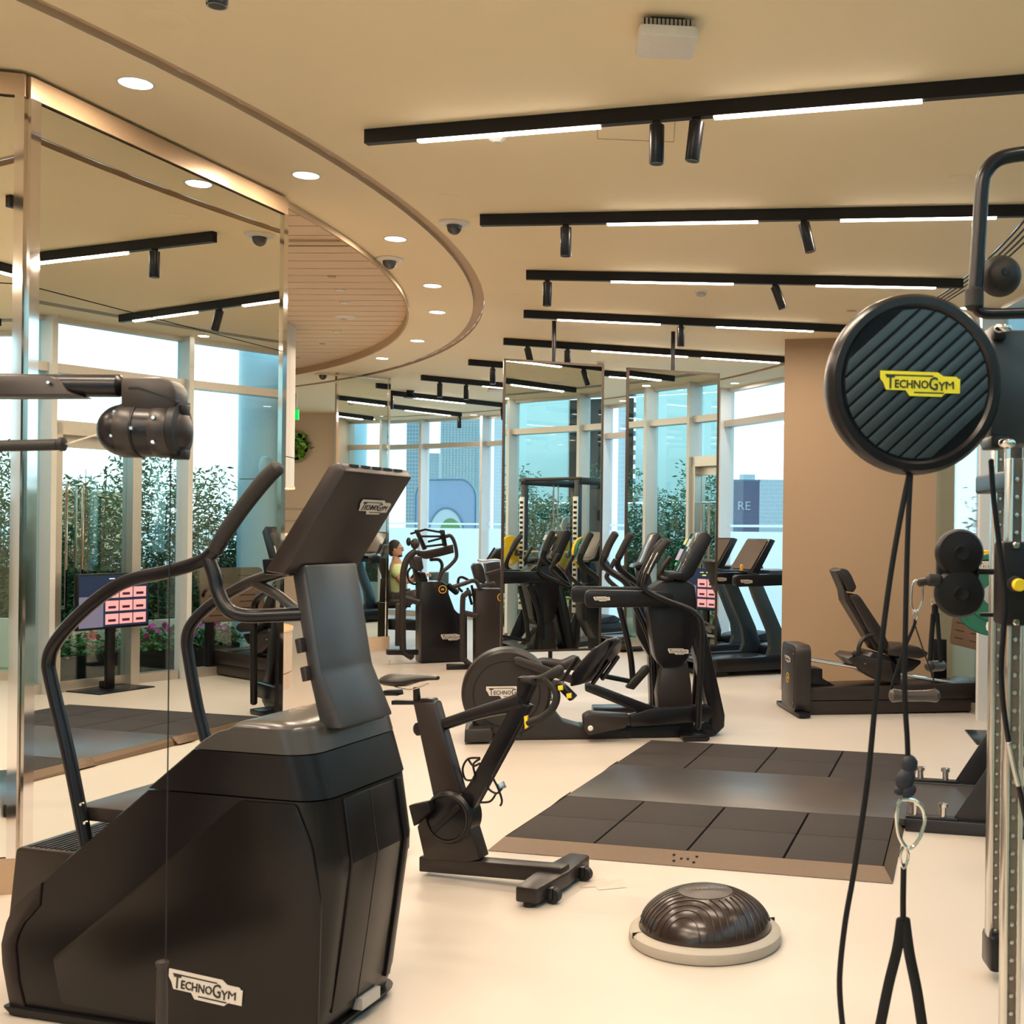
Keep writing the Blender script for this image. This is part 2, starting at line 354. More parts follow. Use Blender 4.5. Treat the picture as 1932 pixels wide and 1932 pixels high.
# glass door between the jambs at 0.9 and 4.2 degrees
dr = sempty('door_1'); pa, pb = pol(RW, 1.05).to_2d(), pol(RW, 4.2).to_2d(); dd = pb-pa; DL = dd.length; dd /= DL
for l in (0, DL): m = MB(); vbox(m, pa, dd, l-.05, l+.05, -.03, .16, 0, 2.72); m.obj('jamb', ALU, dr, 0)
m = MB(); vbox(m, pa, dd, -.05, DL+.05, -.03, .16, 2.60, 2.74); m.obj('header', ALU, dr, 0)
m = MB(); vbox(m, pa, dd, 0, DL, -.03, .12, 0, .012); m.obj('threshold', ALU, dr, 0)
m = MB(); vbox(m, pa, dd, .05, DL-.05, .035, .047, .10, 2.55); lf = m.obj('door_leaf', GLS, dr, 0)
m = MB(); vbox(m, pa, dd, .05, DL-.05, .02, .06, .012, .10); vbox(m, pa, dd, .05, DL-.05, .02, .06, 2.48, 2.60); m.obj('patch_rail', ALU, lf, 0)
for off in (.13, .30):
    for side in (.10, -.02):
        h = pa+dd*off; nn_ = Vector((-dd.y, dd.x)); e = h+nn_*side
        MB().tube([(h.x, h.y, .85), (e.x, e.y, .85), (e.x, e.y, .87), (e.x, e.y, 2.08), (e.x, e.y, 2.10), (h.x, h.y, 2.10)], .014, 8).obj('pull_handle', CHR, lf)
for a0, a1 in ((4.2, 6.4),):
    p0, p1 = pol(RW, a0).to_2d(), pol(RW, a1).to_2d(); d = p1-p0; L = d.length; d /= L
    m = MB(); vbox(m, p0, d, .03, L-.05, -.004, .004, .10, 3.23); m.obj('side_pane', GLS, dr, 0)
    m = MB(); vbox(m, p0, d, .03, L-.05, -.04, .08, 0, .10); m.obj('sill', ALU, dr, 0)
m = MB(); vbox(m, pa, dd, .05, DL-.05, -.004, .004, 2.74, 3.23); m.obj('transom_pane', GLS, dr, 0)
# ---------------------------------------------------------------- mirrored column on the left
A2 = Vector(fl(67, 135, CE)[:2]); B2 = Vector(fl(541, 370, CE)[:2]); ang = math.atan2(B2.y-A2.y, B2.x-A2.x)-.0173
d1 = Vector((math.cos(ang), math.sin(ang))); A1 = B2-d1*(B2-A2).length; n1 = Vector((d1.y, -d1.x))     # n1 faces the room
a2 = math.radians(16); d2 = Vector((-math.cos(a2), -math.sin(a2))); A0 = A1-d1*.02; E2 = A0+d2*2.4; n2 = Vector((-d2.y, d2.x))
if n2.y > 0: n2 = -n2
mc = sempty('wall_mirror_column')
body = MB(); q1, q2 = B2-n1*.04, A1-n1*.06; back = [E2-n2*.05, q2-n2*.02+d2*.05, q2, q1, q1+Vector((-1.6, .4)), E2+Vector((-.1, 1.6))]
body.prism([tuple(p) for p in back], 0, CE, ax='z'); body.obj('column_core', WAL, mc, 0)
def slab(name, P, D, Nn, l0, l1, z0, z1, t0, t1, m, par=mc):
    b = MB(); Q = [P+D*l0+Nn*t0, P+D*l1+Nn*t0, P+D*l1+Nn*t1, P+D*l0+Nn*t1]; b.prism([tuple(q) for q in Q], z0, z1, ax='z'); return b.obj(name, m, par, 0)
L1 = (B2-A1).length
slab('mirror_pane', A1, d1, n1, .06, L1-.045, .17, 2.80, -.04, 0, MIR); slab('mirror_pane', A1, d1, n1, .06, L1-.045, 2.805, CE-.13, -.04, 0, MIR)
slab('mirror_pane', A0, d2, n2, .04, 2.3, .17, 2.80, -.04, 0, MIR); slab('mirror_pane', A0, d2, n2, .04, 2.3, 2.805, CE-.13, -.04, 0, MIR)
TAN = mat('bronze_trim', (.46, .32, .20), .30, metal=.3)
slab('top_band', A1, d1, n1, 0, L1, CE-.12, CE-.02, -.05, .012, TAN); slab('top_band', A0, d2, n2, 0, 2.4, CE-.12, CE-.02, -.05, .012, TAN)
slab('plinth', A1, d1, n1, 0, L1, 0, .165, -.05, .012, TAN); slab('plinth', A0, d2, n2, 0, 2.4, 0, .165, -.05, .012, TAN)
slab('edge_trim', A1, d1, n1, L1-.045, L1, .165, CE-.12, -.05, .015, CHR); slab('edge_trim', A1, d1, n1, 0, .06, .165, CE-.12, -.05, .015, CHR)
slab('edge_trim', A0, d2, n2, 0, .04, .165, CE-.12, -.05, .015, CHR)
# ---------------------------------------------------------------- free standing mirrors on poles
def pole_mirror(px, py, label, w=1.03):
    P = Vector(fl(px, py, CE)[:2]); a_ = math.radians(20.7)
    t = thing('standing_mirror', label, 'mirror', loc=(P.x, P.y, 0), rz=a_, group='pole mounted mirrors between the machines')
    MB().tube([(0, .03, 0), (0, .03, CE)], .022, 12, cap=False).obj('pole', BLK, t)
    MB().lathe([(.09, 0), (.09, .012), (.03, .02)], (0, .03, 0)).obj('pole_base', BLK, t)
    MB().box((-w/2+.02, -.012, .50), (w/2-.02, .004, 3.36)).obj('mirror_pane', MIR2, t, 0)
    f = MB(); z0, z1 = .485, 3.375
    for b_ in (((-w/2, -.02, z0), (-w/2+.022, .02, z1)), ((w/2-.022, -.02, z0), (w/2, .02, z1)), ((-w/2, -.02, z0), (w/2, .02, z0+.022)), ((-w/2, -.02, z1-.022), (w/2, .02, z1))): f.box(*b_)
    f.obj('frame', mat('mirror_frame', (.09, .065, .05), .3, metal=.6), t, 0)
    MB().box((-w/2+.02, .005, .50), (w/2-.02, .018, 3.36)).obj('back_panel', BLK2, t, 0)
pole_mirror(1047, 605, 'tall framed mirror on a black pole, nearer the arm machines'); pole_mirror(1272, 625, 'tall framed mirror on a black pole, nearer the beige pillar')
# ---------------------------------------------------------------- far mirrored column
f0 = Vector(fl(635, 703, CE)[:2]); f1 = Vector((-3.994, 16.361)); fd = Vector((math.cos(math.radians(41.5)), math.sin(math.radians(41.5)))); f1 = f0+fd*.80; fn = Vector((fd.y, -fd.x)); fL = (f1-f0).length
fc = sempty('wall_mirror_column_far')
MB().prism([tuple(f0-fn*.04), tuple(f1-fn*.04), tuple(f1+Vector((-.1, .25))), tuple(f0+Vector((-.13, .4)))], .17, CE, ax='z').obj('column_core', WAL, fc, 0)
MB().prism([tuple(f0+fn*.03-fd*.02), tuple(f1+fn*.03+fd*.02), tuple(f1+Vector((-.1, .27))), tuple(f0+Vector((-.15, .42)))], 0, .18, ax='z').obj('plinth', WAL, fc, 0)
slab('mirror_pane', f0, fd, fn, .03, fL-.03, .18, CE-.03, -.04, 0, MIR2, fc)
slab('edge_trim', f0, fd, fn, 0, .03, .18, CE, -.04, .015, CHR, fc); slab('edge_trim', f0, fd, fn, fL-.03, fL, .18, CE, -.04, .015, CHR, fc); slab('edge_trim', f0, fd, fn, 0, fL, CE-.03, CE, -.04, .015, CHR, fc)
# ---------------------------------------------------------------- curved timber core with a lit niche
kc = Vector((-5.13, 12.3)); KR = 1.10; core = sempty('wall_core')
for k in range(40):
    a0 = k*9.; a1 = a0+8.9
    for z0, z1, m_ in ((0, .16, WOOD), (.17, .62, WOOD), (2.12, 2.42, mat('cream_cladding', (.66, .58, .47), .5, var=.08)), (2.43, CE+.03, MT['cream_cladding'] if 'cream_cladding' in MT else WOOD)):
        if k % 4 == 0:
            b = MB(); cyl(b, KR, a0, a0+35.9, z0, z1, 12, c=kc, inward=False); ring(b, KR-.05, KR, a0, a0+35.9, z1, 12, c=kc, down=False); ring(b, KR-.05, KR, a0, a0+35.9, z0, 12, c=kc); b.obj('cladding_panel', m_, core, 60)
NIC = mat('niche_wood', (.85, .60, .34), .5)
cyl(MB(), KR-.20, -180, 180, .6, 2.14, 60, c=kc, inward=False).obj('niche_back', NIC, core, 60)
for z in (.60, 1.60, 2.10):
    b = MB(); ring(b, KR-.2, KR+.01, -180, 180, z+.025, 60, c=kc, down=False); ring(b, KR-.2, KR+.01, -180, 180, z, 60, c=kc); cyl(b, KR+.01, -180, 180, z, z+.025, 60, c=kc, inward=False); b.obj('niche_shelf', NIC, core, 0)
for a_ in (-30, 10, 60):
    L = bpy.data.lights.new('niche_lamp', 'POINT'); L.energy = 9; L.color = (1, .66, .34); L.shadow_soft_size = .03; lo = bpy.data.objects.new('niche_lamp', L); COL.objects.link(lo); q = kc+Vector((math.cos(math.radians(a_)), math.sin(math.radians(a_))))*(KR-.1); lo.location = (q.x, q.y, 2.05); lo.parent = core
# ================================================================= CEILING FITTINGS
EMI = mat('lit_diffuser', (1, .98, .95), .5, emit=(1, .88, .76), es=18.0, var=0)
DLT = mat('downlight_lens', (1, .98, .95), .5, emit=(1, .95, .85), es=9.0, var=0)
def area(name, loc, sx, sy, rz, power, par=None, col=LAMP, disk=False):
    L = bpy.data.lights.new(name, 'AREA'); L.shape = 'DISK' if disk else 'RECTANGLE'; L.size = sx
    if not disk: L.size_y = sy
    L.energy = power; L.color = col; o = bpy.data.objects.new(name, L); COL.objects.link(o); o.location = loc; o.rotation_euler = (0, 0, rz)
    if par: o.parent = par
    return o
PW_LED, PW_DL, PW_SP = 26., 28., 6.
def spot_head(par, x, z, tilt):                             # a spotlight is part of its track
    h = MB(); h.m = Matrix.Translation((x, 0, z)) @ Matrix.Rotation(math.radians(tilt), 4, 'Y')
    h.lathe([(.034, -.19), (.037, -.185), (.037, 0), (.030, .003)], n=20); o = h.obj('spotlight', BLK, par)
    g = MB(); g.m = h.m; g.lathe([(.024, -.186), (.030, -.1905), (.032, -.1905), (.034, -.186)], n=20, closed=True); g.obj('bezel', STL, o)
    g = MB(); g.m = h.m; g.lathe([(.0001, -.180), (.026, -.180)], n=20); g.obj('lens', DLT, o)
    g = MB(); g.box((x-.02, -.012, z), (x+.02, .012, z+.03)); g.obj('yoke', BLK, o)
def track(a, r0, r1, leds, spots, label, pk=1.):
    L = r1-r0; p = pol(r0, a); t = thing('track_light', label, 'track light', loc=(p.x, p.y, 0), rz=math.radians(a), group='black track lights fanned across the ceiling')
    z = CE-.075
    MB().box((0, -.022, z), (L, .022, CE-.002)).obj('rail', BLK2, t, 0)
    for k in range(1, int(L/1.2)+1): MB().box((k*1.2-.001, -.0225, z-.0005), (k*1.2+.001, .0225, CE-.003)).obj('rail_joint', BLK, t, 0)
    for x0, x1 in leds:
        MB().box((x0, -.018, z-.010), (x1, .018, z+.002)).obj('led_strip', EMI, t, 0)
        area('led_lamp', ((x0+x1)/2, 0, z-.013), x1-x0-.01, .032, 0, PW_LED*pk*(x1-x0), t)
    for x, tl in spots: spot_head(t, x, z-.02, tl)
def tr_px(a, px, py):                                       # distance along the track of the fitting seen at this pixel
    q = fl(px, py, CE-.075).to_2d()-C; return q.length
TR = [(-49, 11.42, 15.0, [(1.9, 3.0)], [(.5, 0), (1.6, 20)], None), (-40.5, 11.42, 15.0, [(.4, 1.6), (2.2, 3.3)], [(1.9, 0)], None), (-32, 11.42, 15.0, [(.5, 1.7), (2.2, 3.4)], [(1.95, 15)], None),
 (-24.3, 11.42, 15.0, [(1.2, 2.4)], [(.71, 0), (2.7, 0)], None)]
def P2(a, r0, lst): return [tr_px(a, x, y)-r0 for x, y in lst]
def seg(a, px):                                             # r where the image column px meets the track line of angle a
    lo, hi = 9., 17.
    f_ = lambda r: (CX+F*(pol(r, a).x/pol(r, a).y))-px-(0)
    for _ in range(50):
        m_ = (lo+hi)/2
        if f_(m_)+(-(F*(H-CE)/pol(m_, a).y)*_s) < 0: lo = m_
        else: hi = m_
    return lo
data = [(-14.7, 691, 2000, [(790, 1132), (1348, 1740)], [(1240, 0), (1315, 6)]), (-6.3, 907, 2050, [(1146, 1430), (1586, 1880)], [(1068, 0), (1517, -14)]),
 (2.06, 993, 1820, [(1153, 1384), (1540, 1765)], [(1033, 0), (1462, -22)]), (10.8, 988, 1600, [(1052, 1246), (1352, 1534)], [(1285, 0)]),
 (19.4, 950, 1520, [(1117, 1297), (1324, 1470)], [(995, -14), (1071, 0)]), (28.3, 884, 1290, [(1010, 1110), (1150, 1230)], [(930, 0)]),
 (37.2, 795, 1078, [(911, 1000)], [(830, 0), (880, 0)]), (46.8, 722, 960, [(770, 877)], [(738, 0), (948, -8)]), (54.1, 690, 887, [(765, 849)], [(889, 0)])]
names = ['nearest the camera, running to the right edge', 'second from the camera', 'third from the camera', 'fourth from the camera', 'fifth, in front of the two poles', 'sixth, behind the first pole mirror', 'seventh, ending in front of the pole mirror', 'eighth, next to the farthest one', 'farthest one, above the curved windows']
for i, (a, x0, x1, le, sp) in enumerate(data):
    r0 = max(11.0, seg(a, x0)); r1 = min(15.0, seg(a, x1))
    track(a, r0, r1, [(seg(a, p)-r0, min(r1, seg(a, q))-r0) for p, q in le], [(min(seg(a, p), r1-.04)-r0, t_) for p, t_ in sp], 'black ceiling track light with lit strips, '+names[i])
for i, (a, r0, r1, le, sp, _) in enumerate(TR): track(a, r0, r1, le, sp, pk=1.8, label='black ceiling track light above the camera, %s' % ['added unseen, behind everything', 'added unseen, over the rear windows', 'added unseen, over the cable rig', 'spotlight at the top edge'][i])  # all but the last unseen, added for light; power raised to brighten ceiling
def downlight(r, a, label, power=PW_DL, rad=.075):
    p = pol(r, a, CE); t = thing('downlight', label, 'downlight', loc=p, group='round recessed downlights')
    MB().lathe([(rad+.012, -.004), (rad+.012, .004), (rad, .004), (rad, -.004)], n=28, closed=True).obj('bezel', WHT, t)
    MB().lathe([(.0001, -.002), (rad*.5, -.002), (rad, -.001)], n=28).obj('lens', DLT, t, 0)
    area('downlight_lamp', (0, 0, -.006), rad*1.8, 0, 0, power, t, disk=True)
ordn = ['nearest', 'second', 'third', 'fourth', 'fifth', 'sixth', 'seventh and farthest']
for i, (a, r) in enumerate(((-19.2, 10.69), (-11.3, 10.66), (-3.1, 10.64), (5.7, 10.61), (12.5, 10.60), (22.5, 10.58), (31.1, 10.55))):
    downlight(r, a, 'lit round downlight in the curved ceiling ring, %s from the left mirror' % ordn[i])
for i, a in enumerate((-52, -43.5, -35.2, -27)): downlight(10.66, a, 'lit round downlight in the ceiling ring above the camera, %s' % ['one', 'two', 'three', 'four'][i])
for i, a in enumerate((-37, -25.3, -13.6, -2, 6.6, 18, 29, 40, 46, 54.5)): downlight(15.42, a, 'small lit downlight above the windows, %s from the camera end' % ['first', 'second', 'third', 'fourth', 'fifth', 'sixth', 'seventh', 'eighth', 'ninth', 'tenth'][i], 8, .06)
def dome(px, py, label, sc=1.):
    p = fl(px, py, CE); t = thing('dome_camera', label, 'security camera', loc=p)
    MB().lathe([(.105*sc, -.002), (.10*sc, -.014), (.07*sc, -.022), (.06*sc, -.022)], n=28).obj('mounting_ring', WHT, t)
    MB().lathe([(.0005, -.085*sc)]+[(.052*sc*math.cos(math.radians(q)), (-.03-.055*math.sin(math.radians(q)))*sc) for q in (75, 55, 35, 15, 0)]+[(.055*sc, -.02)], n=24).obj('dome_glass', SCR, t)
dome(857, 420, 'black dome camera in a white ring, outside the ceiling groove'); dome(735, 488, 'black dome camera in a white ring, inside the ceiling ring'); dome(609, 705, 'small dark dome camera above the far wall')
def disc(name, px, py, r, label, cat, m=WHT, z=0., th=.008, prof=None):
    p = fl(px, py, CE+z); t = MB().lathe(prof or [(.001, -th), (r*.92, -th), (r, -th*.4), (r, 0)], n=28).obj(name, m); t.location = p; return tag(t, label, cat)
disc('ceiling_speaker', 317, 36, .09, 'flush round ceiling cap near the top left of the ceiling', 'ceiling cap', CEI, th=.004)
disc('ceiling_speaker', 847, 373, .075, 'flush round ceiling cap above the outer dome camera', 'ceiling cap', CEI, th=.004)
disc('ceiling_speaker', 1811, 336, .075, 'flush round ceiling cap between the first two track lights, far right', 'ceiling cap', CEI, th=.004)
disc('ceiling_speaker', 968, 557, .07, 'flush round ceiling cap left of the third track light', 'ceiling cap', CEI, th=.004)
disc('ceiling_speaker', 1607, 586, .05, 'tiny round ceiling cap near the end of the fourth track light', 'ceiling cap', CEI2, th=.004)
for i, (x, y, nm) in enumerate(((1235, 408, 'left of the second track lamp'), (1345, 408, 'middle under the second track light'), (1785, 402, 'right under the second track light'))):
    disc('ceiling_speaker', x, y, .13, 'flat round ceiling speaker, %s' % nm, 'ceiling speaker', WHT)
for i, (x, y) in enumerate(((626, 521), (642, 546), (650, 570), (652, 597), (648, 600), (636, 625), (609, 648), (560, 674))):
    disc('plank_fitting', x, y, (.035, .045, .045, .11, .04, .045, .035, .035)[i], 'small round fitting in the plank ceiling, %s row' % ['first', 'second', 'third', 'fourth, large disc in that', 'fourth, small one behind the disc in that', 'fifth', 'sixth', 'seventh'][i], 'ceiling fitting', (CEI2 if i in (0, 4, 6, 7) else WHT), z=.035, th=.012)
for x, y, lab, s_ in ((1323, 549, 'small smoke detector under the fourth track light', 1.), (1133, 683, 'small smoke detector above the gap between the pole mirrors', 1.)):
    t = thing('smoke_detector', lab, 'smoke detector', loc=fl(x, y, CE)); MB().lathe([(.055*s_, 0), (.055*s_, -.015), (.04*s_, -.018)], n=24).obj('base', WHT, t); MB().lathe([(.03, -.016), (.042, -.03), (.038, -.045), (.001, -.05)], n=24).obj('sensor_head', mat('detector_grey', (.5, .46, .42), .5), t)
t = thing('motion_sensor', 'white faceted detector hanging under the nearest track light', 'detector', loc=fl(938, 238, CE))
MB().lathe([(.05, 0), (.062, -.01), (.062, -.03), (.045, -.07), (.02, -.085), (.001, -.085)], n=8).obj('housing', WHT, t, 20)
def ap(px, py, label, s=.24, rz=.1):
    q = fl(px, py, CE-.09); t = thing('access_point', label, 'wireless access point', loc=(q.x, q.y, CE), rz=rz)
    MB().prism([(-s*.45, -s*.45), (s*.45, -s*.45), (s*.45, s*.45), (-s*.45, s*.45)], -.055, -.02, .004, ax='z').obj('heat_sink', mat('ap_grey', (.42, .38, .33), .5), t)
    MB().prism([(-s/2, -s/2), (s/2, -s/2), (s/2, s/2), (-s/2, s/2)], -.095, -.05, .006, ax='z', rnd=.03).obj('cover', WHT, t)
    MB().box((-.07, -.07, -.025), (.07, .07, 0)).obj('bracket', BLK2, t)
    for k in range(12): MB().box((-s*.42+k*s*.07, -s*.46, -.052), (-s*.42+k*s*.07+.006, -s*.44, -.022)).obj('fin', BLK2, t, 0)
ap(1257, 88, 'square white wireless box on the ceiling above the nearest track light'); ap(940, 742, 'far square white wireless box left of the first pole mirror', .3)
t = thing('pendant_sensor', 'small black topped ceiling sensor between the two farthest track lights', 'ceiling sensor', loc=fl(774, 737, CE)); MB().lathe([(.06, 0), (.05, -.05), (.10, -.10), (.10, -.11), (.001, -.12)], n=24).obj('housing', BLK2, t)
q = [fl(x, y, CE-.002) for x, y in ((1128, 222), (1275, 212), (1271, 268), (1127, 262))]
t = thing('access_hatch', 'flush square access hatch behind the two spotlights', 'ceiling hatch', loc=(0, 0, 0))
for i in range(4): MB().tube([q[i], q[(i+1) % 4]], .0025, 4).obj('hatch_edge', CEI2, t)
q0, q1 = fl(541, 463, CE), fl(683, 463, CE); t = thing('slot_diffuser', 'long dark slot air diffuser in the ceiling beside the left mirror', 'air diffuser', loc=q0)
MB().box((-1.2, -.035, -.004), ((q1-q0).length, .035, .001)).obj('frame', CEI, t)
for y in (-.02, .012): MB().box((-1.15, y-.006, -.006), ((q1-q0).length-.03, y+.006, -.003)).obj('slot', BLK2, t)
for o in t.children: o.rotation_euler = (0, 0, math.atan2(q1.y-q0.y, q1.x-q0.x))
t = thing('exit_sign', 'small lit green exit sign beside the timber core', 'exit sign', loc=at(558, 781, 18.5))
MB().box((-.06, -.03, -.09), (.045, .03, .07)).obj('sign_box', mat('exit_green', (0, .7, .12), .4, emit=(0, .9, .12), es=.7, var=0), t); MB().box((-.02, -.02, .10), (.02, .02, 1.0)).obj('stem', WHT, t)
# ================================================================= FLOOR PLATFORM AND RACK
PT = -.2419; PF = Frame((-.887, 6.2975), math.degrees(PT)); PC = 1.035; PD = 2+PC
TILE = mat('rubber_tile', (.034, .027, .025), .7, bump=.9, scale=420, var=.3, spec=.25); SMO = mat('smooth_rubber_mat', (.052, .046, .045), .34, bump=.05, scale=200, var=.08)
BEV = mat('platform_edge', (.15, .10, .065), .42, metal=.2, bump=.05)
pl_ = thing('lifting_platform', 'low dark rubber lifting platform with tiled ends on the pale floor', 'exercise platform', PF)
for rb in (0, 1+PC):
    for i in range(4):
        for j in range(2):
            MB().prism([(i*.5+.006, rb+j*.5+.003), (i*.5+.494, rb+j*.5+.003), (i*.5+.494, rb+j*.5+.497), (i*.5+.006, rb+j*.5+.497)], .02, .06, .003, ax='z').obj('tile', TILE, pl_)
MB().prism([(0, 1.004), (2.055, 1.004), (2.055, 1+PC-.004), (0, 1+PC-.004)], .02, .061, .002, ax='z').obj('centre_mat', SMO, pl_)
MB().box((0, 0, .004), (2, PD, .03)).obj('under_frame', BLK2, pl_, 0)
e = .09
def edge(a, b, c, d): MB().add([(*a, .059), (*b, .059), (*c, .003), (*d, .003), (*a, .003), (*b, .003)], [(0, 3, 2, 1), (0, 1, 5, 4), (3, 4, 5, 2), (0, 4, 3), (1, 2, 5)]).obj('bevel_edge', BEV, pl_, 0)
edge((0, 0), (2, 0), (2+.05, -e), (-.06, -e)); edge((2, 0), (2, 1.0), (2.05, 1.0), (2.05, -e)); edge((2, 1+PC), (2, PD), (2.05, PD+.05), (2.05, 1+PC)); edge((2, PD), (0, PD), (-.03, PD+.03), (2.05, PD+.05)); edge((0, PD), (0, 0), (-.06, -e), (-.03, PD+.03))
for b in (1.0, 1+PC):
    MB().prism([(-.060, .008), (-.002, .0605), (-.004, .0655), (-.066, .012)], b-.10, b+.10, .001).obj('joint_plate', BEV, pl_)
    for k, (x, y) in enumerate(((-.05, -.07), (-.02, -.07), (-.035, -.01), (-.035, .02), (-.02, .07), (-.05, .075))): MB().lathe([(.006, 0), (.005, .005), (.001, .006)], (x, b+y, .063+x*.9+.002), n=10).obj('bolt', STL, pl_)
for x, y, z in ((-.060,-.028,.042),(-.052,-.062,.021),(-.017,-.045,.031),(.017,-.045,.031),(.060,-.028,.042),(.052,-.062,.021)): MB().lathe([(.008, -.004), (.007, .004), (.001, .005)], (1.0+x, y, z), n=10).obj('bolt', BLK, pl_)
SILV = mat('silver_upright', (.70, .68, .64), .35, metal=.5)
rk = thing('power_rack', 'black power rack with silver notched uprights at the right end of the platform', 'squat rack', PF)
MB().box((2.06, 1.0, .02), (3.95, 1+PC, .062)).obj('rack_deck', SMO, rk, 0)
FR = mat('rack_black', (.02, .02, .024), .35, metal=.2)
XU, XB = 2.60, 3.75
for y in (1.0, 1+PC):
    MB().box((2.058, y-.04, .0), (4.0, y+.04, .075), .006).obj('base_rail', FR, rk)
    MB().box((2.06, y-.03, .075), (2.35, y+.03, .09), .003).obj('clamp_plate', FR, rk)
    for x in (2.11, 2.27): MB().lathe([(.020, 0), (.020, .05), (.03, .055), (.03, .075), (.001, .08)], (x, y, .09), n=14).obj('roller_knob', CHR, rk)
    MB().prism([(2.32, .075), (2.64, .075), (2.64, .50), (2.58, .50)], y-.008, y+.008, .002).obj('gusset_plate', FR, rk)
    MB().prism([(3.20, .075), (2.66, .50), (2.66, .44), (3.12, .075)], y-.02, y+.02, .002).obj('rear_brace', FR, rk)
    MB().box((XU, y-.04, .075), (XU+.08, y+.04, 2.42), .004).obj('upright', FR, rk)
    sg = -1 if y < 1.5 else 1
    hk = MB().box((XU-.03, y-.04, .50), (XU-.002, y+.04, 2.18), .003); ho = hk.obj('notched_strip', SILV, rk)
    for k in range(21): MB().prism([(0, 0), (.035, .012), (.035, .038), (.012, .05), (0, .03)], y-.025, y+.035).obj('notch', BLK2, ho, 0).location = (XU-.034, 0, .58+k*.075)
    MB().box((XB, y-.04, .075), (XB+.08, y+.04, 2.42), .004).obj('rear_upright', FR, rk)
    for k in range(20): MB().lathe([(.011, 0), (.011, .003), (.001, .003)], (XB-.0, y, .3+k*.10), ax='x', n=10).obj('hole_bush', CHR, rk)
    for o in list(rk.children)[-20:]: o.location.x = -.004
    MB().box((XU, y-.05, 2.36), (XB+.10, y+.05, 2.46), .004).obj('top_beam', FR, rk)
    for x in (XU+.02, XU+.09, XB, XB+.06): MB().lathe([(.016, 0), (.014, .01), (.001, .011)], (x, y-.052, 2.41), ax='y', n=10).obj('bolt', CHR, rk)
    MB().prism([(XU-.14, 1.30), (XU+.02, 1.30), (XU+.02, 1.42), (XU-.02, 1.42), (XU-.02, 1.34), (XU-.12, 1.34), (XU-.12, 1.40), (XU-.14, 1.40)], y-.03, y+.03, .003).obj('bar_hook', FR, rk)
    MB().tube([(XU+.12, y, .62), (XB-.02, y, .62)], .02, 10).obj('safety_bar', YEL if y < 1.5 else FR, rk)
MB().tube([(XU+.02, .93, 2.44), (XU+.02, 1.07+PC, 2.44)], .024, 12).obj('pull_up_bar', BRN, rk)
MB().box((XB, .96, 2.34), (XB+.08, 1.04+PC, 2.44), .004).obj('rear_crossbeam', FR, rk)
MB().box((XB+.02, 1.12, .30), (XB+.05, 1.12+.42, 2.34), .004).obj('back_panel', mat('navy_panel', (.008, .010, .035), .4), rk)
MB().box((XB, .96, .075), (XB+.08, 1.04+PC, .16), .004).obj('rear_base_beam', FR, rk)
for x, z0 in ((XU+.35, .3), (XU+.45, .3)): MB().tube([(x, 1.3, z0), (x, 1.3, 2.36)], .012, 8).obj('guide_rod', CHR, rk)
def plate(name, lab, m, c, r=.225, th=.045, num=None, grp='bumper plates on the rack'):
    t = thing(name, lab, 'weight plate', PF, group=grp); t.location = (PF.o.x+PF.u.x*c[0]+PF.w.x*c[1], PF.o.y+PF.u.y*c[0]+PF.w.y*c[1], c[2])
    MB().lathe([(.03, -th/2), (r*.62, -th/2), (r*.66, -th*.35), (r*.84, -th*.35), (r*.88, -th/2), (r-.006, -th/2), (r, -th/2+.006), (r, th/2-.006), (r-.006, th/2), (.03, th/2)], ax='y', n=48).obj('bumper_disc', m, t)
    MB().lathe([(.026, -th/2-.004), (.055, -th/2-.004), (.06, -th/2+.004), (.06, th/2-.004), (.055, th/2+.004), (.026, th/2+.004)], ax='y', n=28).obj('steel_hub', STL, t)
    if num:
        me = textmesh(num, .075, .002, bold=.003); me.materials.append(WHT)
        for q in (0, 120, 240):
            for sg in (-1, 1):
                o = link('number', me, t); R_ = Matrix.Rotation(math.radians(q), 4, 'Y') @ Matrix.Translation((0, sg*(th/2+.002), -r*.75)) @ Matrix.Rotation(math.pi/2, 4, 'X')
                if sg > 0: R_ = R_ @ Matrix.Rotation(math.pi, 4, 'Y')
                o.matrix_local = R_ @ Matrix.Rotation(math.pi, 4, 'Z')
        badge(t, Vector((-.09, -th/2-.001, .13)), (1, 0, 0), (0, 0, 1), .18)
    return t
bx, bz, bc = XU-.075, 1.375, 1+PC/2
bar = thing('barbell', 'steel barbell resting in the rack hooks between the coloured plates', 'barbell', PF)
MB().tube([(bx, bc-.66, bz), (bx, bc+.66, bz)], .014, 12).obj('shaft', CHR, bar)
for sg in (-1, 1): MB().lathe([(.025, 0), (.025, .40), (.001, .405)] if sg > 0 else [(.001, -.405), (.025, -.40), (.025, 0)], (bx, bc+sg*.66, bz), ax='y', n=20).obj('sleeve', CHR, bar); MB().lathe([(.04, -.012), (.04, .012)], (bx, bc+sg*.655, bz), ax='y', n=20).obj('collar', STL, bar)
plate('bumper_plate', 'yellow bumper plate on the near end of the barbell, behind the green one', YLP, (bx, bc-.70, bz), num='15')
plate('bumper_plate', 'green bumper plate numbered 10 on the near end of the barbell', GRN, (bx, bc-.755, bz), num='10')
plate('bumper_plate', 'yellow bumper plate on the far end of the barbell, inside the green one', YLP, (bx, bc+.70, bz), num='15')
plate('bumper_plate', 'green bumper plate numbered 10 on the far end of the barbell', GRN, (bx, bc+.755, bz), num='10')
for y, z, m, lab in ((.86, 1.30, YLP, 'yellow bumper plate stored behind the red one on the rack'), (.80, 1.12, RED, 'red bumper plate stored low on the rack side')):
    plate('bumper_plate', lab, m, (XB+.04, y, z), num='15')
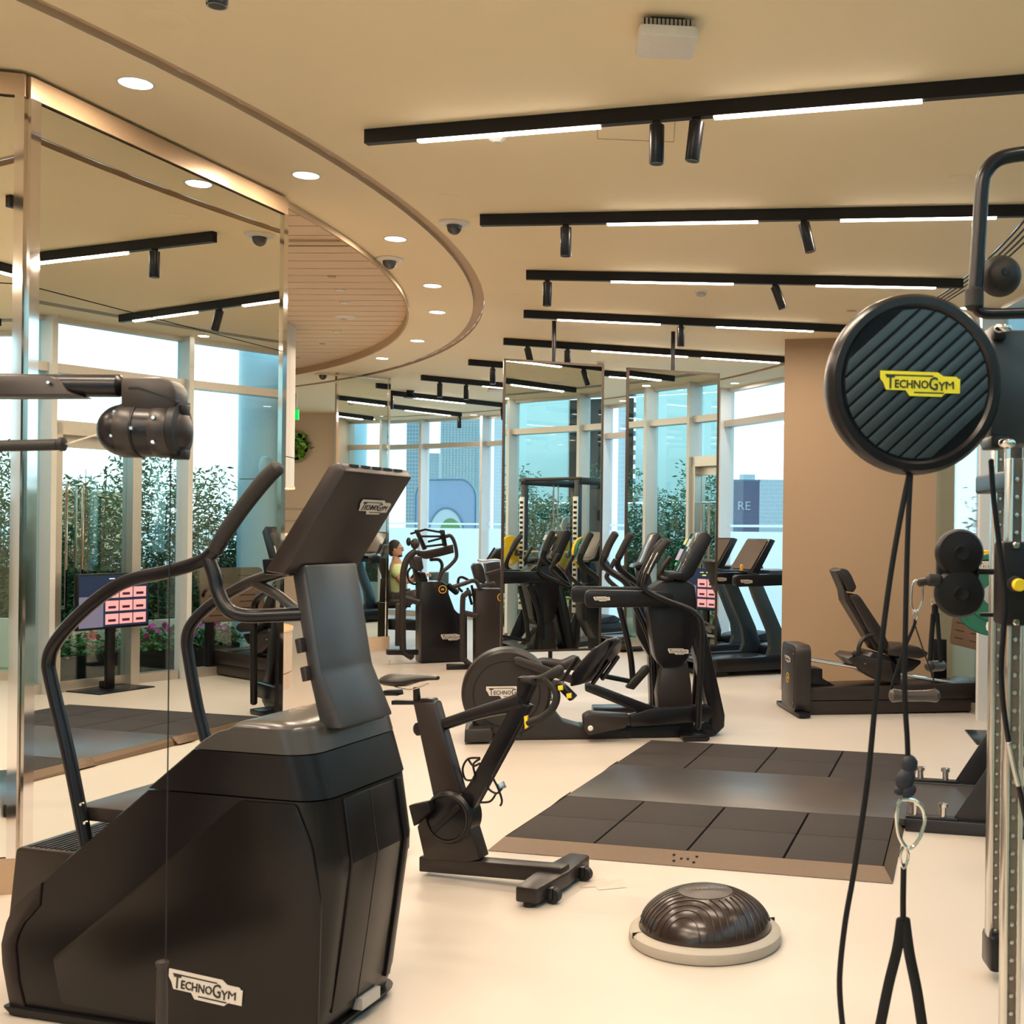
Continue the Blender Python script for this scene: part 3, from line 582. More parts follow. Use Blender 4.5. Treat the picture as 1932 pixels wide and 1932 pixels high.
plate('steel_plate', 'small white weight plate stored highest on the rack', WHT, (XB+.04, .88, 1.75), .16, .03)
for y, z in ((.95, 1.30), (.95, 1.12), (.95, 1.75)): MB().tube([(XB+.04, 1.0, z), (XB+.04, .72, z)], .022, 10).obj('storage_peg', CHR, rk)
# ================================================================= BALANCE DOME
q = fl(1330, 1772); bd = thing('balance_dome', 'dark brown ribbed rubber half ball trainer on a pale grey rim', 'balance trainer', loc=q)
RR = .318
MB().lathe([(RR-.05, .004), (RR-.004, .004), (RR, .012), (RR-.002, .045), (RR-.02, .058), (RR-.04, .060), (RR-.05, .052), (RR-.058, .052), (RR-.058, .03)], n=64).obj('base_rim', mat('pale_rim', (.42, .37, .31), .5), bd)
MB().lathe([(.001, .001), (RR-.012, .001), (RR-.004, .010)], n=48).obj('base_disc', BLK2, bd)
DR, DH = RR-.043, .215
prof = [(DR*math.sin(math.radians(t_)), .055+(DH-.055)*math.cos(math.radians(t_))) for t_ in range(0, 91, 5)]; prof[0] = (.001, DH); MB().lathe(prof[::-1], n=64).obj('rubber_dome', mat('brown_rubber', (.030, .018, .015), .22, bump=.05, spec=.5), bd)
dm = bd.children[-1]
RIB = mat('rib_rubber', (.018, .011, .010), .3)
def on_dome(x, y): r2 = (x*x+y*y)/(DR*DR); return (x, y, .055+(DH-.055)*math.sqrt(max(0, 1-r2))+.0012)
for k in range(1, 17):                                       # ribs curve round a point on the near left rim
    c_ = Vector((-.115, -.29)).normalized()*(DR+.02); rr = .05+k*.030; run = []
    for j in range(181):
        t_ = 2*math.pi*j/180; p = c_+Vector((rr*math.cos(t_)*1.0, rr*math.sin(t_)))
        ok = p.length < DR*.995 and p.length > .115
        if ok: run.append(on_dome(p.x, p.y))
        if (not ok or j == 180) and run:
            if len(run) > 2: MB().tube(run, .0028, 6).obj('rib', RIB, dm)
            run = []
b = MB(); b.lathe([( .113*s_, on_dome(.113*s_, 0)[2]+.001) for s_ in (1., .75, .5, .25, .01)], n=40); b.obj('top_pad', mat('pad_rubber', (.045, .033, .027), .35), dm)
me = textmesh('TECHNOGYM', .028, .001); me.materials.append(mat('relief_letters', (.25, .18, .14), .3)); o = link('relief_lettering', me, bd); o.location = (0, -.02, DH+.004); o.rotation_euler = (0, 0, .15)
for a_ in (200, 20): MB().box((-.0025, -.024, 0), (.0025, .024, .024)).obj('rim_notch', BLK2, bd).matrix_local = Matrix.Rotation(math.radians(a_), 4, 'Z') @ Matrix.Translation((RR-.0235, 0, .036)) @ Matrix.Rotation(math.pi/2, 4, 'Z')
# label papers on the floor
for i, (x, y, lab) in enumerate(((1118, 1668, 'clear plastic label slip lying on the floor beside the bike foot'), (1150, 1672, 'white paper slip curling on the floor beyond the bike foot'))):
    q = fl(x, y); t = MB().add([(-.07, -.045, .002), (.07, -.05, .002), (.075, .04, .010+.01*i), (-.065, .05, .003)], [(0, 1, 2, 3)]).obj('paper_slip', mat('slip_paper', (.52, .45, .38), .5), smooth=0); t.location = q; t.rotation_euler = (0, 0, .35); tag(t, lab, 'paper')
# ================================================================= OUTSIDE
GR = mat('artificial_grass', (.07, .20, .05), .9, bump=.8, scale=300, var=.3); PAV = mat('outdoor_paving', (.55, .52, .47), .8)
struct(ring(MB(), 15.95, 16.9, -82, 22, -.02, 60, down=False).obj('ground_terrace', GR, smooth=0))
struct(MB().add([(-3000, -3000, -.08), (3000, -3000, -.08), (3000, 3000, -.08), (-3000, 3000, -.08)], [(0, 1, 2, 3)]).obj('ground', PAV, smooth=0))
b = MB(); cyl(b, 16.9, -82, 22, -.05, .56, 60); cyl(b, 17.0, -82, 22, -.05, .56, 60, inward=False); ring(b, 16.9, 17.0, -82, 22, .56, 60, down=False)
tag(b.obj('garden_wall', mat('white_render', (.70, .74, .72), .8), smooth=0), 'low white garden wall curving below the hedge outside the windows', 'garden wall')
def leafmesh(n, f, lx, lw, droop=.3):
    rng = np.random.default_rng(n); P = f(rng, n)
    d = rng.normal(size=(n, 3)); d[:, 2] = d[:, 2]*.6-.1*droop; d /= np.linalg.norm(d, axis=1)[:, None]
    s_ = np.cross(d, rng.normal(size=(n, 3))); s_ /= np.linalg.norm(s_, axis=1)[:, None]
    L = (rng.uniform(.6, 1.2, n)*lx)[:, None]; Wd = (rng.uniform(.7, 1.2, n)*lw)[:, None]
    V = np.stack([P, P+d*L*.45+s_*Wd, P+d*L, P+d*L*.45-s_*Wd], 1).reshape(-1, 3)
    me = bpy.data.meshes.new('leaves'); me.vertices.add(4*n); me.vertices.foreach_set('co', V.ravel()); me.loops.add(4*n); me.loops.foreach_set('vertex_index', np.arange(4*n, dtype=np.int32))
    me.polygons.add(n); me.polygons.foreach_set('loop_start', np.arange(0, 4*n, 4, dtype=np.int32)); me.update(calc_edges=True); return me
LF = mat('hedge_leaf', (.05, .15, .06), .5, scale=3, var=.45); LF2 = mat('bush_leaf', (.09, .22, .06), .55, scale=20, var=.4)
def hedgef(rng, n):
    a = np.radians(rng.uniform(-58, 19, n)); lump = .30*np.sin(a*57.3*.9)+.22*np.sin(a*57.3*2.3+1)+.15*np.sin(a*57.3*5.1)
    top = 2.35+lump; u = rng.uniform(0, 1, n)**1.0; z = .15+u*(top-.15)
    low = z < 1.35
    thin = np.where(low, .38, .45); r = 17.62+rng.uniform(-1, 1, n)*thin
    keep = np.array(rng.uniform(0, 1, n) < np.where(low, 1.0, .85-.30*(z-1.35)))
    z = np.where(keep, z, rng.uniform(.2, 1.3, n))
    return np.stack([C.x+r*np.cos(a), C.y+r*np.sin(a), z], 1)
hd = thing('hedge', 'tall dark green leafy hedge behind the white garden wall', 'hedge')
lv = link('foliage', leafmesh(210000, hedgef, .10, .014), hd); lv.data.materials.append(LF); lv['kind'] = 'stuff'
b = MB(); random.seed(3)
for k in range(260):
    a_ = random.uniform(-58, 19); r_ = 17.50+random.uniform(-.3, .3); p = pol(r_, a_); b.tube([p, p+Vector((random.uniform(-.1, .1), random.uniform(-.1, .1), random.uniform(1.4, 2.5)))], [.012, .004], 5, cap=False)
st_ = b.obj('stems', mat('hedge_stem', (.10, .08, .05), .8), hd); st_['kind'] = 'stuff'
b = MB(); cyl(b, 17.6, -58, 19, .1, 1.15, 60); cyl(b, 17.65, -58, 19, .1, 1.15, 60, inward=False); b.obj('shade_core', mat('hedge_shadow', (.02, .04, .02), .9), hd, 0)['kind'] = 'stuff'  # dark sheet among the leaves stands in for the hedge's inner shade
def planter(a0, a1, fm, lab, seed):
    p = pol(16.40, (a0+a1)/2); L = math.radians(a1-a0)*16.40; t = thing('flower_planter', lab, 'planter', loc=(p.x, p.y, -.02), rz=math.radians((a0+a1)/2+90), group='dark planters with flowers on the terrace')
    MB().prism([(-L/2+.04, 0), (L/2-.04, 0), (L/2, .30), (-L/2, .30)], -.15, .15, .008).obj('trough', BLK2, t)
    f_ = lambda rng, n: np.stack([rng.uniform(-L/2, L/2, n), rng.normal(0, .11, n), .30+np.abs(rng.normal(0, .10, n))], 1)
    o = link('foliage', leafmesh(900+seed, f_, .07, .018), t); o.data.materials.append(LF2); o['kind'] = 'stuff'
    random.seed(seed)
    bl = MB().add([(.0, 0, .004)]+[(.03*math.cos(k*.6283)*(1 if k % 2 else .72), .03*math.sin(k*.6283)*(1 if k % 2 else .72), .012) for k in range(10)], [(0, k+1, (k+1) % 10+1) for k in range(10)])
    me = bpy.data.meshes.new('bloom'); me.from_pydata(bl.v, [], bl.f); me.materials.append(fm)
    for k in range(26):
        o = link('bloom', me, t); o.location = (random.uniform(-L/2, L/2), random.uniform(-.18, .12), .37+random.uniform(0, .20)); o.rotation_euler = (random.uniform(.6, 1.9), random.uniform(-.5, .5), random.uniform(-.8, .8)+math.pi); o.scale = (1.3,)*3
PR, PP = mat('red_petal', (.60, .01, .04), .5), mat('pink_petal', (.55, .02, .30), .5)
planter(2.3, 5.5, PR, 'dark planter of red flowers, just outside the door', 1); planter(5.8, 7.5, PP, 'dark planter of pink flowers beside the red ones', 2); planter(8.2, 10.2, PP, 'dark planter of pink flowers nearest the pale blue column', 3)
planter(-1.6, .6, PP, 'dark planter of magenta flowers opposite the second pole mirror', 4); planter(-11.5, -9., PR, 'dark planter of red flowers behind the power rack', 5); planter(-16.6, -14., PR, 'dark planter of red flowers farthest behind the power rack', 6)
p = pol(16.7, 12.4); t = thing('round_column', 'pale blue round column outside the windows with a camera on it', 'column', loc=p); CB = mat('blue_column', (.42, .58, .66), .35)
for z0, z1 in ((-.1, 2.28), (2.29, 4.4)): MB().lathe([(.40, z0), (.40, z1)], n=40).obj('column_drum', CB, t)
q = Vector((-.3, -.35, 2.45)); MB().lathe([(.001, -.10), (.07, -.09), (.08, 0), (.05, .10), (.001, .12)], (0, 0, 0), n=18).obj('security_camera', CB, t).location = q
# office facade opposite the rack
fb = thing('glass_office', 'pale green glass office facade beyond the hedge, seen only in mirrors', 'building')
FG = mat('facade_glass', (.62, .76, .72), .12, coat=.4, var=.05, scale=2); FD = mat('facade_dark', (.08, .18, .20), .2)
for i in range(14):
    a0 = -60+i*4.45; a1 = a0+4.40; p0, p1 = pol(22.5, a0).to_2d(), pol(22.5, a1).to_2d(); d = (p1-p0); L = d.length; d /= L
    for j in range(4):
        z0 = -.05+j*2.35+.02
        if i == 8 and j in (1, 2):
            for k in range(11): m = MB(); vbox(m, p0, d, .02, L-.02, -.05, .1, z0+k*.21, z0+k*.21+.11); m.obj('louvre', FD, fb, 0)
            m = MB(); vbox(m, p0, d, .02, L-.02, .1, .14, z0, z0+2.3); m.obj('louvre_back', BLK2, fb, 0)
        else: m = MB(); vbox(m, p0, d, .02, L-.02, 0, .1, z0, z0+2.32); m.obj('glass_panel', FG, fb, 0)
# timber coloured building band beyond the hedge
bb = thing('tan_building', 'low tan building seen through the hedge beside the glass office', 'building', loc=(0, 0, 0))
p0, p1 = pol(30, 3).to_2d(), pol(30, 17).to_2d(); d = (p1-p0); L = d.length; d /= L
m = MB(); vbox(m, p0, d, 0, L, 0, 3, 1.1, 2.35); m.obj('upper_storey', mat('tan_cladding', (.66, .44, .22), .7), bb, 0); m = MB(); vbox(m, p0, d, 0, L, .1, 3, -.05, .95); m.obj('ground_storey', mat('grey_render', (.55, .56, .55), .8), bb, 0); m = MB(); vbox(m, p0, d, -.1, L+.1, -.15, 3, .95, 1.1); m.obj('white_cornice', WHT, bb, 0)
# city beyond the frosted windows
def tower(x0, x1, y0, y1, Y, lab, colr, wc, nx, ny, gap=.3):  # pale wall and window colours stand in for distance haze
    a = at(x0, y1, Y); b_ = at(x1, y0, Y); Wd = b_.x-a.x; Hh = b_.z-a.z; zb = -.1
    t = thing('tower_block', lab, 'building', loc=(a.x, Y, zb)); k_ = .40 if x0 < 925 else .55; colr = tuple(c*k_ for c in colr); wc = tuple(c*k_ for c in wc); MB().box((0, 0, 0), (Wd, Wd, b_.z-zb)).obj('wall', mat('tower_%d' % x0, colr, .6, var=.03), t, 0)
    m = MB(); cw, chh = Wd/nx, (b_.z-a.z)/ny
    for i in range(nx):
        for j in range(ny): m.box((i*cw+cw*gap/2, -Wd*.012, a.z-zb+j*chh+chh*gap/2), ((i+1)*cw-cw*gap/2, 0.01, a.z-zb+(j+1)*chh-chh*gap/2))
    o = m.obj('windows', mat('tower_glass_%d' % x0, wc, .3, var=.1), t, 0); o['kind'] = 'stuff'
tower(765, 797, 700, 990, 900, 'far slim tower with a dense dark window grid behind the arm machine', (.62, .74, .76), (.22, .42, .50), 5, 40)
tower(829, 905, 700, 990, 1300, 'far wide glass tower with a fine pale green grid', (.46, .70, .74), (.58, .78, .80), 12, 60, .15)
tower(800, 828, 855, 990, 1100, 'far stepped tower between the slim and the wide one', (.60, .74, .76), (.38, .58, .64), 6, 22)
tower(906, 916, 740, 990, 1200, 'far thin white tower right of the wide glass one', (.82, .84, .82), (.66, .76, .78), 2, 40)
tower(930, 951, 700, 1010, 700, 'far pale beige tower just left of the first pole mirror', (.84, .86, .83), (.60, .74, .80), 4, 46, .4)
tower(1164, 1181, 745, 1010, 700, 'far pale striped tower in the gap between the pole mirrors', (.82, .86, .86), (.62, .76, .80), 2, 30, .3)
tower(1358, 1380, 880, 1010, 900, 'far pale low tower left of the dark poster board', (.80, .85, .85), (.60, .74, .78), 5, 18)
tower(1395, 1425, 895, 1010, 850, 'far pale block right above the dark poster board', (.80, .85, .86), (.60, .74, .78), 6, 14); tower(1430, 1482, 905, 1010, 800, 'far wide pale block beside the beige pillar', (.80, .85, .86), (.55, .70, .76), 12, 14)
sg = thing('arch_sign', 'pale blue rounded sign board with an arched opening outside the frosted windows', 'sign', loc=at(783, 1010, 40)); sg.location.z = 0
sc_ = 40/F
o_ = at(783, 1010, 40); base = o_.z
def S2(x, y): return ((x-783)*sc_, o_.z+(1010-y)*sc_)
outer = [S2(783, 1010), S2(783, 925), S2(800, 905), S2(878, 903), S2(897, 925), S2(897, 1010)]
MB().prism([(x, z if i not in (0, 5) else -.08) for i, (x, z) in enumerate(outer)], 0, .3, .0, rnd=.25).obj('board', mat('sign_blue', (.16, .24, .34), .4), sg)
MB().tube([Vector((x, -.01, z)) for x, z in roundpoly(outer, .3)[3:-3]], .03, 6, cap=False).obj('board_edge', mat('sign_edge', (.03, .12, .20), .4), sg)
arc = [(math.cos(math.radians(q))*33*sc_, math.sin(math.radians(q))*50*sc_) for q in range(0, 181, 10)]; cx_, cz_ = S2(842, 1008)
MB().prism([(cx_+x, cz_+z) for x, z in arc], -.03, .0).obj('arch_reveal', mat('arch_white', (.40, .44, .46), .6), sg, 0)
MB().prism([(cx_+x*.62+.14, cz_+z*.62) for x, z in arc], -.05, -.03).obj('arch_planting', GR, sg, 0)
MB().tube([(cx_+x, -.04, cz_+z) for x, z in arc], .03, 6, cap=False).obj('arch_edge', MT['sign_edge'], sg)
po = thing('poster_board', 'dark blue poster board with pale letters outside by the pillar', 'sign', loc=at(1356, 1012, 40)); po.location.z = 0
zt = at(1400, 908, 40).z; zb = at(1400, 1012, 40).z; wd = 76*sc_
MB().box((0, 0, 0), (wd, .2, zt)).obj('board', mat('poster_blue', (.04, .06, .12), .35, var=.3, scale=1.2), po, 0); MB().box((-.02, -.02, zt), (wd+.02, .22, zt+.06)).obj('board_edge', MT['sign_edge'], po)
for tx, x in (('M', 7), ('RE', 47)): me = textmesh(tx, .42, .01); me.materials.append(mat('poster_letters', (.32, .36, .40), .5)); o = link('lettering', me, po); o.location = (x*sc_, -.02, at(1400, 955, 40).z); o.rotation_euler = (math.pi/2, 0, 0)
# ================================================================= MACHINES
def PR_(fr, pts, w0, w1, name, m, par, bev=.006, rnd=0., wt=None, smooth=35, label=None):
    return MB().prism(fr.uzs(pts, w0 if wt is None else wt), w0, w1, bev, rnd=rnd).obj(name, m, par, smooth, label)
def TB(fr, pts, w, r, name, m, par, sm=6, n=12, flat=1., label=None):
    P = fr.ps(pts, w) if not isinstance(w, (list, tuple)) else [fr.p(x, y, ww) for (x, y), ww in zip(pts, w)]
    return MB().tube(P, r, n, sm, flat).obj(name, m, par, label=label)
def bolt(fr, px, py, w, r, par, m=CHR, name='bolt'):
    q = fr.p(px, py, w); return MB().lathe([(.0005, -.008), (r*.7, -.008), (r, -.003), (r, .004)], q, ax='y', n=14).obj(name, m, par)
# ---------------------------------------------------------------- stair climber
ST = Frame((-2.27, 4.079), -16); st = thing('stair_climber', 'large black stair climbing machine with curved handrails in front of the mirrored column', 'stair climber', ST)
prof = ST.uzs([(24.6,1915),(15.5,1869),(6.4,1817),(4.5,1780),(13.7,1740),(29,1707),(58,1682),(91,1653),(124,1620),(164,1587),(385,1397),(410,1381),(440,1374)])
zs_ = [p[1] for p in prof]; us_ = [p[0] for p in prof]
def U0(z): return float(np.interp(z, zs_, us_))
def U1(z): return float(np.interp(z, [0, .12, .60, .82, 1.08], [1.13, 1.17, 1.235, 1.20, 1.115]))
SW = .60
def loft(zl, ins=lambda z: 0., rc=.10, w0=0., w1=SW, n=7):
    vs = []; fs = []; per = None
    for z in zl:
        i_ = ins(z); a, b = U0(z)+i_, U1(z)-i_; q0, q1 = w0+i_, w1-i_; ring_ = []
        for (cx, cy, r_, s0) in ((a+.015, q0+.015, .015, 180), (b-rc, q0+rc, rc, 270), (b-rc, q1-rc, rc, 0), (a+.015, q1-.015, .015, 90)):
            for k in range(n): t = math.radians(s0+90*k/(n-1)); ring_.append((cx+r_*math.cos(t), cy+r_*math.sin(t), z))
        per = len(ring_); vs += ring_
    m_ = len(zl)
    for i in range(m_-1):
        for k in range(per): fs.append((i*per+k, i*per+(k+1) % per, (i+1)*per+(k+1) % per, (i+1)*per+k))
    fs.append(tuple(range(per-1, -1, -1))); fs.append(tuple((m_-1)*per+k for k in range(per)))
    return MB().add(vs, fs)
SKN = mat('climber_shell', (.005, .004, .005), .27, spec=.35)
loft([.035+.785*i/26 for i in range(27)]).obj('body_shell', SKN, st, 32)
loft([.826+.14*i/6 for i in range(7)], lambda z: -.005).obj('rear_band', SKN, st, 32)
loft([.970+.010*i for i in range(9)]+[1.058, 1.066, 1.070], lambda z: -.006 if z < 1.051 else (.004 if z < 1.06 else (.02 if z < 1.068 else .05))).obj('top_shroud', mat('climber_top', (.05, .045, .042), .26), st, 50)
loft([.006, .012, .03, .035], lambda z: -.012 if z < .02 else -.02).obj('base_frame', BLK2, st)
PR_(ST, [(453,1510),(102,1806),(119,1893),(600,1985),(608,1700),(590,1600),(560,1517)], -.008, .002, 'side_panel', mat('climber_panel', (.006, .0045, .0045), .26, spec=.3), st, .003, .02, wt=0)
PR_(ST, [(24.6,1915),(15.5,1869),(6.4,1817),(4.5,1780),(13.7,1740),(29,1707),(58,1682),(80,1664),(76,1708),(60,1727),(47,1741),(36,1762),(30,1785),(36,1850),(53,1921)], -.006, .003, 'edge_cover', BRN, st, .002, 0, wt=0)
for w0, w1, nm, off in ((.13, .44, 'rear_panel', .008), (.45, .463, 'panel_groove', .001), (.47, .50, 'rear_rib', .012), (.285, .289, 'panel_seam', .0095)):
    Z = [.10, .35, .60, .81]; P = [(U1(z)-.03, z) for z in Z[::-1]]+[(U1(z)+off, z) for z in Z]
    MB().prism(P, w0, w1, .002 if w1-w0 > .01 else 0).obj(nm, {'panel_groove': BLK2, 'panel_seam': BRN}.get(nm, SKN), st)
MB().box((1.10, .30, .045), (1.182, .42, .085)).obj('rating_label', mat('label_silver', (.5, .48, .45), .4), st, 0)
# step treads between the side shells
for i, (dz, du) in enumerate(((0, 0), (-.24, -.16), (-.46, -.26))):
    P = [(x+du*0, z) for x, z in ST.uzs([(30,1598),(160,1612),(160,1760),(14,1745)], .07)]
    if i == 0:
        s_ = MB().prism(P, .07, .54, .008, rnd=.02).obj('step', BRN, st)
        zt = P[0][1]; u0_ = P[0][0]
        for k in range(12): MB().box((u0_+.04+k*.022, .09, zt-.002), (u0_+.05+k*.022, .52, zt+.003)).obj('tread_rib', BLK2, s_, 0)
for k in range(1, 2): MB().box((.06+.14*k, .05, .55+.13*k), (.30+.14*k, .55, .60+.13*k), .008).obj('step', BRN, st)
col_ = PR_(ST, [(548,1072),(574,1064),(606,1270),(648,1376),(604,1376),(580,1270)], .13, .46, 'column', mat('climber_column', (.03, .03, .034), .30), st, .012)
PR_(ST, [(574,1066),(576,1066),(608,1270),(650,1376),(648,1376),(606,1270)], .165, .425, 'column_cover', mat('climber_column_cover', (.035, .038, .042), .26), st, .002)
CT = [(497,1078),(620,877),(640,872),(653,888),(547,1066),(535,1084)]
con = PR_(ST, CT, .06, .50, 'console', BRN, st, .010)
P = ST.uzs(CT, .06); fa, fb = Vector((P[0][0], 0, P[0][1])), Vector((P[1][0], 0, P[1][1])); nf = Vector((-(fb-fa).z, 0, (fb-fa).x)).normalized()
def sl(a, b, w0, w1, t0, t1): q = [a+nf*t0, b+nf*t0, b+nf*t1, a+nf*t1]; return MB().prism([(v.x, v.z) for v in q], w0, w1)
sl(fa.lerp(fb, .12), fa.lerp(fb, .95), .09, .47, -.002, .004).obj('screen', SCR, con, 0)
ba, bb_ = Vector((P[4][0], 0, P[4][1])), Vector((P[3][0], 0, P[3][1])); up = (bb_-ba).normalized(); q = ba.lerp(bb_, .56)
badge(st, (q.x+.006, .25, q.z), (0, 1, 0), up, .20)
q = Vector((P[2][0], 0, P[2][1])).lerp(Vector((P[3][0], 0, P[3][1])), .35)
for k in range(5): MB().box((q.x-.004, .11+.072*k, q.z-.003), (q.x+.006, .155+.072*k, q.z+.006)).obj('vent_slot', BLK2, con, 0)
PR_(ST, [(493,1055),(548,1053),(545,1086),(497,1084)], .10, .46, 'console_tray', BLK, st, .006)
TB(ST, [(163,1594),(133,1440),(98,1290),(92,1245),(108,1207),(150,1160),(205,1115),(250,1093),(310,1080),(372,1062),(398,1046),(420,1018)], .03, .0235, 'handrail', BLK, st, label='near curved handrail')
TB(ST, [(405,1040),(425,1005),(460,955),(500,905),(524,882)], .03, [.024, .026, .026, .027, .025], 'hand_grip', RUB, st)
TB(ST, [(392,1052),(404,1085),(411,1115),(428,1148),(458,1161),(510,1161),(582,1158)], [.03,.03,.03,.03,.05,.1,.16], .0235, 'front_bar', BLK, st)
TB(ST, [(388,1396),(372,1330),(356,1240),(353,1202),(366,1172),(400,1140),(450,1110),(485,1094),(548,1076)], [.57,.57,.57,.57,.57,.57,.55,.52,.45], .0225, 'handrail', BLK, st, label='far curved handrail')
TB(ST, [(582,1158),(560,1150),(520,1120),(480,1100)], [.16,.3,.45,.52], .018, 'cross_bar', BLK, st)
for x, y in ((155,1517),(162,1552)): bolt(ST, x, y, .005, .007, st)
for x, y in ((565,1205),(575,1258)): MB().prism(ST.uzs([(x,y),(x+10,y-3),(x+15,y+24),(x+5,y+27)], .13), .10, .14, .003).obj('bottle_rib', BRN, st)
badge_on(st, ST, 317, 1873, 456, 1905, 0, -.009)
# ---------------------------------------------------------------- cable arm, left foreground
LA = Frame((0, 3.2), 0); la = thing('cable_arm_machine', 'black cable machine arm reaching in from the left with a bolted pulley head', 'cable machine', LA)
TB(LA, [(-420,722),(0,727),(225,728)], 0, .031, 'arm_tube', BLK, la, 0, 20)
PR_(LA, [(-150,707),(95,709),(112,716),(128,738),(155,748),(-150,749)], -.036, .036, 'arm_sleeve', BRN, la, .010)
bolt(LA, 93, 722, -.040, .0055, la)
hd_ = MB().tube(LA.ps([(232,812),(262,812),(318,813)], 0), [.070, .073, .071], 24, 0).obj('pulley_head', BLK, la)
MB().ell(LA.p(236, 812, 0), (.071, .071, .071), 24, 16).obj('head_dome', BLK, la); MB().ell(LA.p(311, 813, 0), (.073, .074, .074), 24, 16).obj('head_dome', BRN, la)
q = LA.p(250, 812, 0); MB().lathe([(.0735, -.022), (.0745, -.02), (.0745, .02), (.0735, .022)], q, ax='x', n=32).obj('head_band', BRN, la)
q = LA.p(268, 812, 0); MB().lathe([(.0752, -.002), (.0752, .002)], q, ax='x', n=32).obj('head_seam', BLK2, la)
PR_(LA, [(226,712),(300,711),(322,718),(331,735),(331,768),(318,775),(270,786),(226,775)], -.045, .045, 'arm_elbow', BRN, la, .016)
PR_(LA, [(242,730),(262,730),(332,754),(332,758),(262,734),(242,734)], -.0465, .0465, 'elbow_seam', BLK2, la, 0)
q = LA.p(336, 812, 0); MB().lathe([(.0005, -.02), (.060, -.018), (.073, -.006), (.073, .012), (.05, .016)], q, ax='x', n=32).obj('end_disc', BLK2, la)
for y0, y1 in ((763, 782), (848, 866)): PR_(LA, [(322,y0),(349,y0),(347,y1),(320,y1)], -.02, .02, 'guide_block', BLK2, la, .003)
for x, y, w in ((218,777,-.052),(291,788,-.066),(249,808,-.076),(212,822,-.060),(290,834,-.066)): bolt(LA, x, y, w, .0062, la)
TB(LA, [(183,820),(124,838)], -.03, .0022, 'cable', STL, la, 0, 6)
TB(LA, [(-30,842),(108,839)], -.03, .0155, 'handle_grip', RUB, la, 0); q = LA.p(117, 838, -.03); MB().lathe([(.012, -.014), (.019, -.004), (.019, .006), (.008, .010)], q, ax='x', n=18).obj('grip_collar', RUB, la)
TB(LA, [(322,866),(313,1816)], 0, .0020, 'hanging_cable', BLK2, la, 0, 6)
TB(LA, [(306,1834),(305,2150)], 0, [.0135, .016, .016, .0135], 'hanging_handle', BRN, la, 4); q = LA.p(306, 1822, 0); MB().lathe([(.014, -.018), (.012, -.008), (.017, .004), (.0165, .012), (.004, .014)], q, n=18).obj('grip_collar', BRN, la)
MB().box((-2.72, -.12, 0), (-2.42, .22, 2.25), .02).obj('machine_column', mat('machine_body', (.06, .045, .04), .4), la); MB().box((-3.0, -.5, 0), (-2.3, .6, .08), .02).obj('machine_base', BLK, la)
MB().tube([(-2.47, 0, 2.03), (-2.2, 0, 2.10), (-1.95, 0, 2.10)], .035, 14, 4).obj('arm_root', BLK, la)
# ---------------------------------------------------------------- cable rig, right foreground
rg = thing('cable_rig', 'chrome and black suspension cable rig with a striped pulley disc at the right edge', 'cable rig', loc=(0, 0, 0))
def rat(px, py, Y): return at(px, py, Y)
def rbox(x0, y0, x1, y1, Y, dep, name, m, bev=.005, par=None):
    a, b = at(x0, y1, Y), at(x1, y0, Y); return MB().box((a.x, Y, a.z), (b.x, Y+dep, b.z), bev).obj(name, m, par or rg)
def upright(x0, x1, x2, x3, Y, z0, z1, studs, sx):
    X = [at(x, 1000, Y).x for x in (x0, x1, x2, x3)]
    u = MB().box((X[0], Y, z0), (X[1], Y+.06, z1), .003).box((X[2], Y, z0), (X[3], Y+.06, z1), .003).obj('upright', mat('upright_chrome', (.70, .67, .62), .22, metal=.9), rg)
    MB().box((X[1], Y+.010, z0), (X[2], Y+.05, z1)).obj('channel', mat('channel_grey', (.20, .17, .14), .35, metal=.5), u, 0)
    m0 = None
    for k in range(studs):
        z = z0+.06+k*.05
        if z > z1-.03: break
        if m0 is None: m0 = MB().lathe([(.0004, -.006), (.006, -.005), (.0075, 0)], (0, 0, 0), ax='y', n=12).obj('stud', STL, u); m0.location = ((X[1]+X[2])/2, Y+.010, z)
        else: o = m0.copy(); COL.objects.link(o); o.location.z = z
upright(1905, 1911.5, 1927, 1937, 3.3, 0, 1.92, 60, 0); upright(1874, 1881.5, 1893, 1905.5, 4.5, .08, 2.1, 60, 0)
rbox(1868, 1770, 1905, 1838, 4.46, .14, 'foot_sleeve', BLK, .02); MB().lathe([(.0005, -.008), (.008, -.008), (.010, 0)], rat(1890, 1776, 4.45), ax='y', n=14).obj('bolt', CHR, rg)
DK = MB().tube([rat(x, y, 3.25) for x, y in ((1960,291),(1925,291),(1885,300),(1862,322),(1853,350),(1848,430),(1842,520),(1838,556))], .0205, 16, 6).obj('top_loop', BLK, rg)
MB().tube([rat(1838, 548, 3.25), rat(1838, 578, 3.25)], .026, 14).obj('loop_socket', RUB, rg); MB().tube([rat(x, y, 3.25) for x, y in ((1840,578),(1852,590),(1880,592),(1960,590))], .0155, 12, 4).obj('lower_bar', BLK, rg)
q = rat(1887, 521, 3.3); MB().ell(q, (.058, .058, .058), 28, 18).obj('rope_ball', RUB, rg); MB().lathe([(.0005, -.060), (.010, -.0595), (.012, -.056)], q, ax='y', n=16).obj('ball_cap', BLK, rg)
rbox(1868, 622, 1965, 838, 3.02, .12, 'pulley_carriage', mat('carriage_teal_black', (.03, .035, .04), .3), .012)
rbox(1875, 612, 1900, 640, 3.0, .10, 'carriage_lug', BLK, .006); rbox(1870, 822, 1905, 845, 3.0, .10, 'carriage_lug', BLK, .006)
for x, y in ((1892,619),(1900,836)): MB().ell(rat(x, y, 2.96), (.022, .02, .014)).obj('cap_nut', CHR, rg)
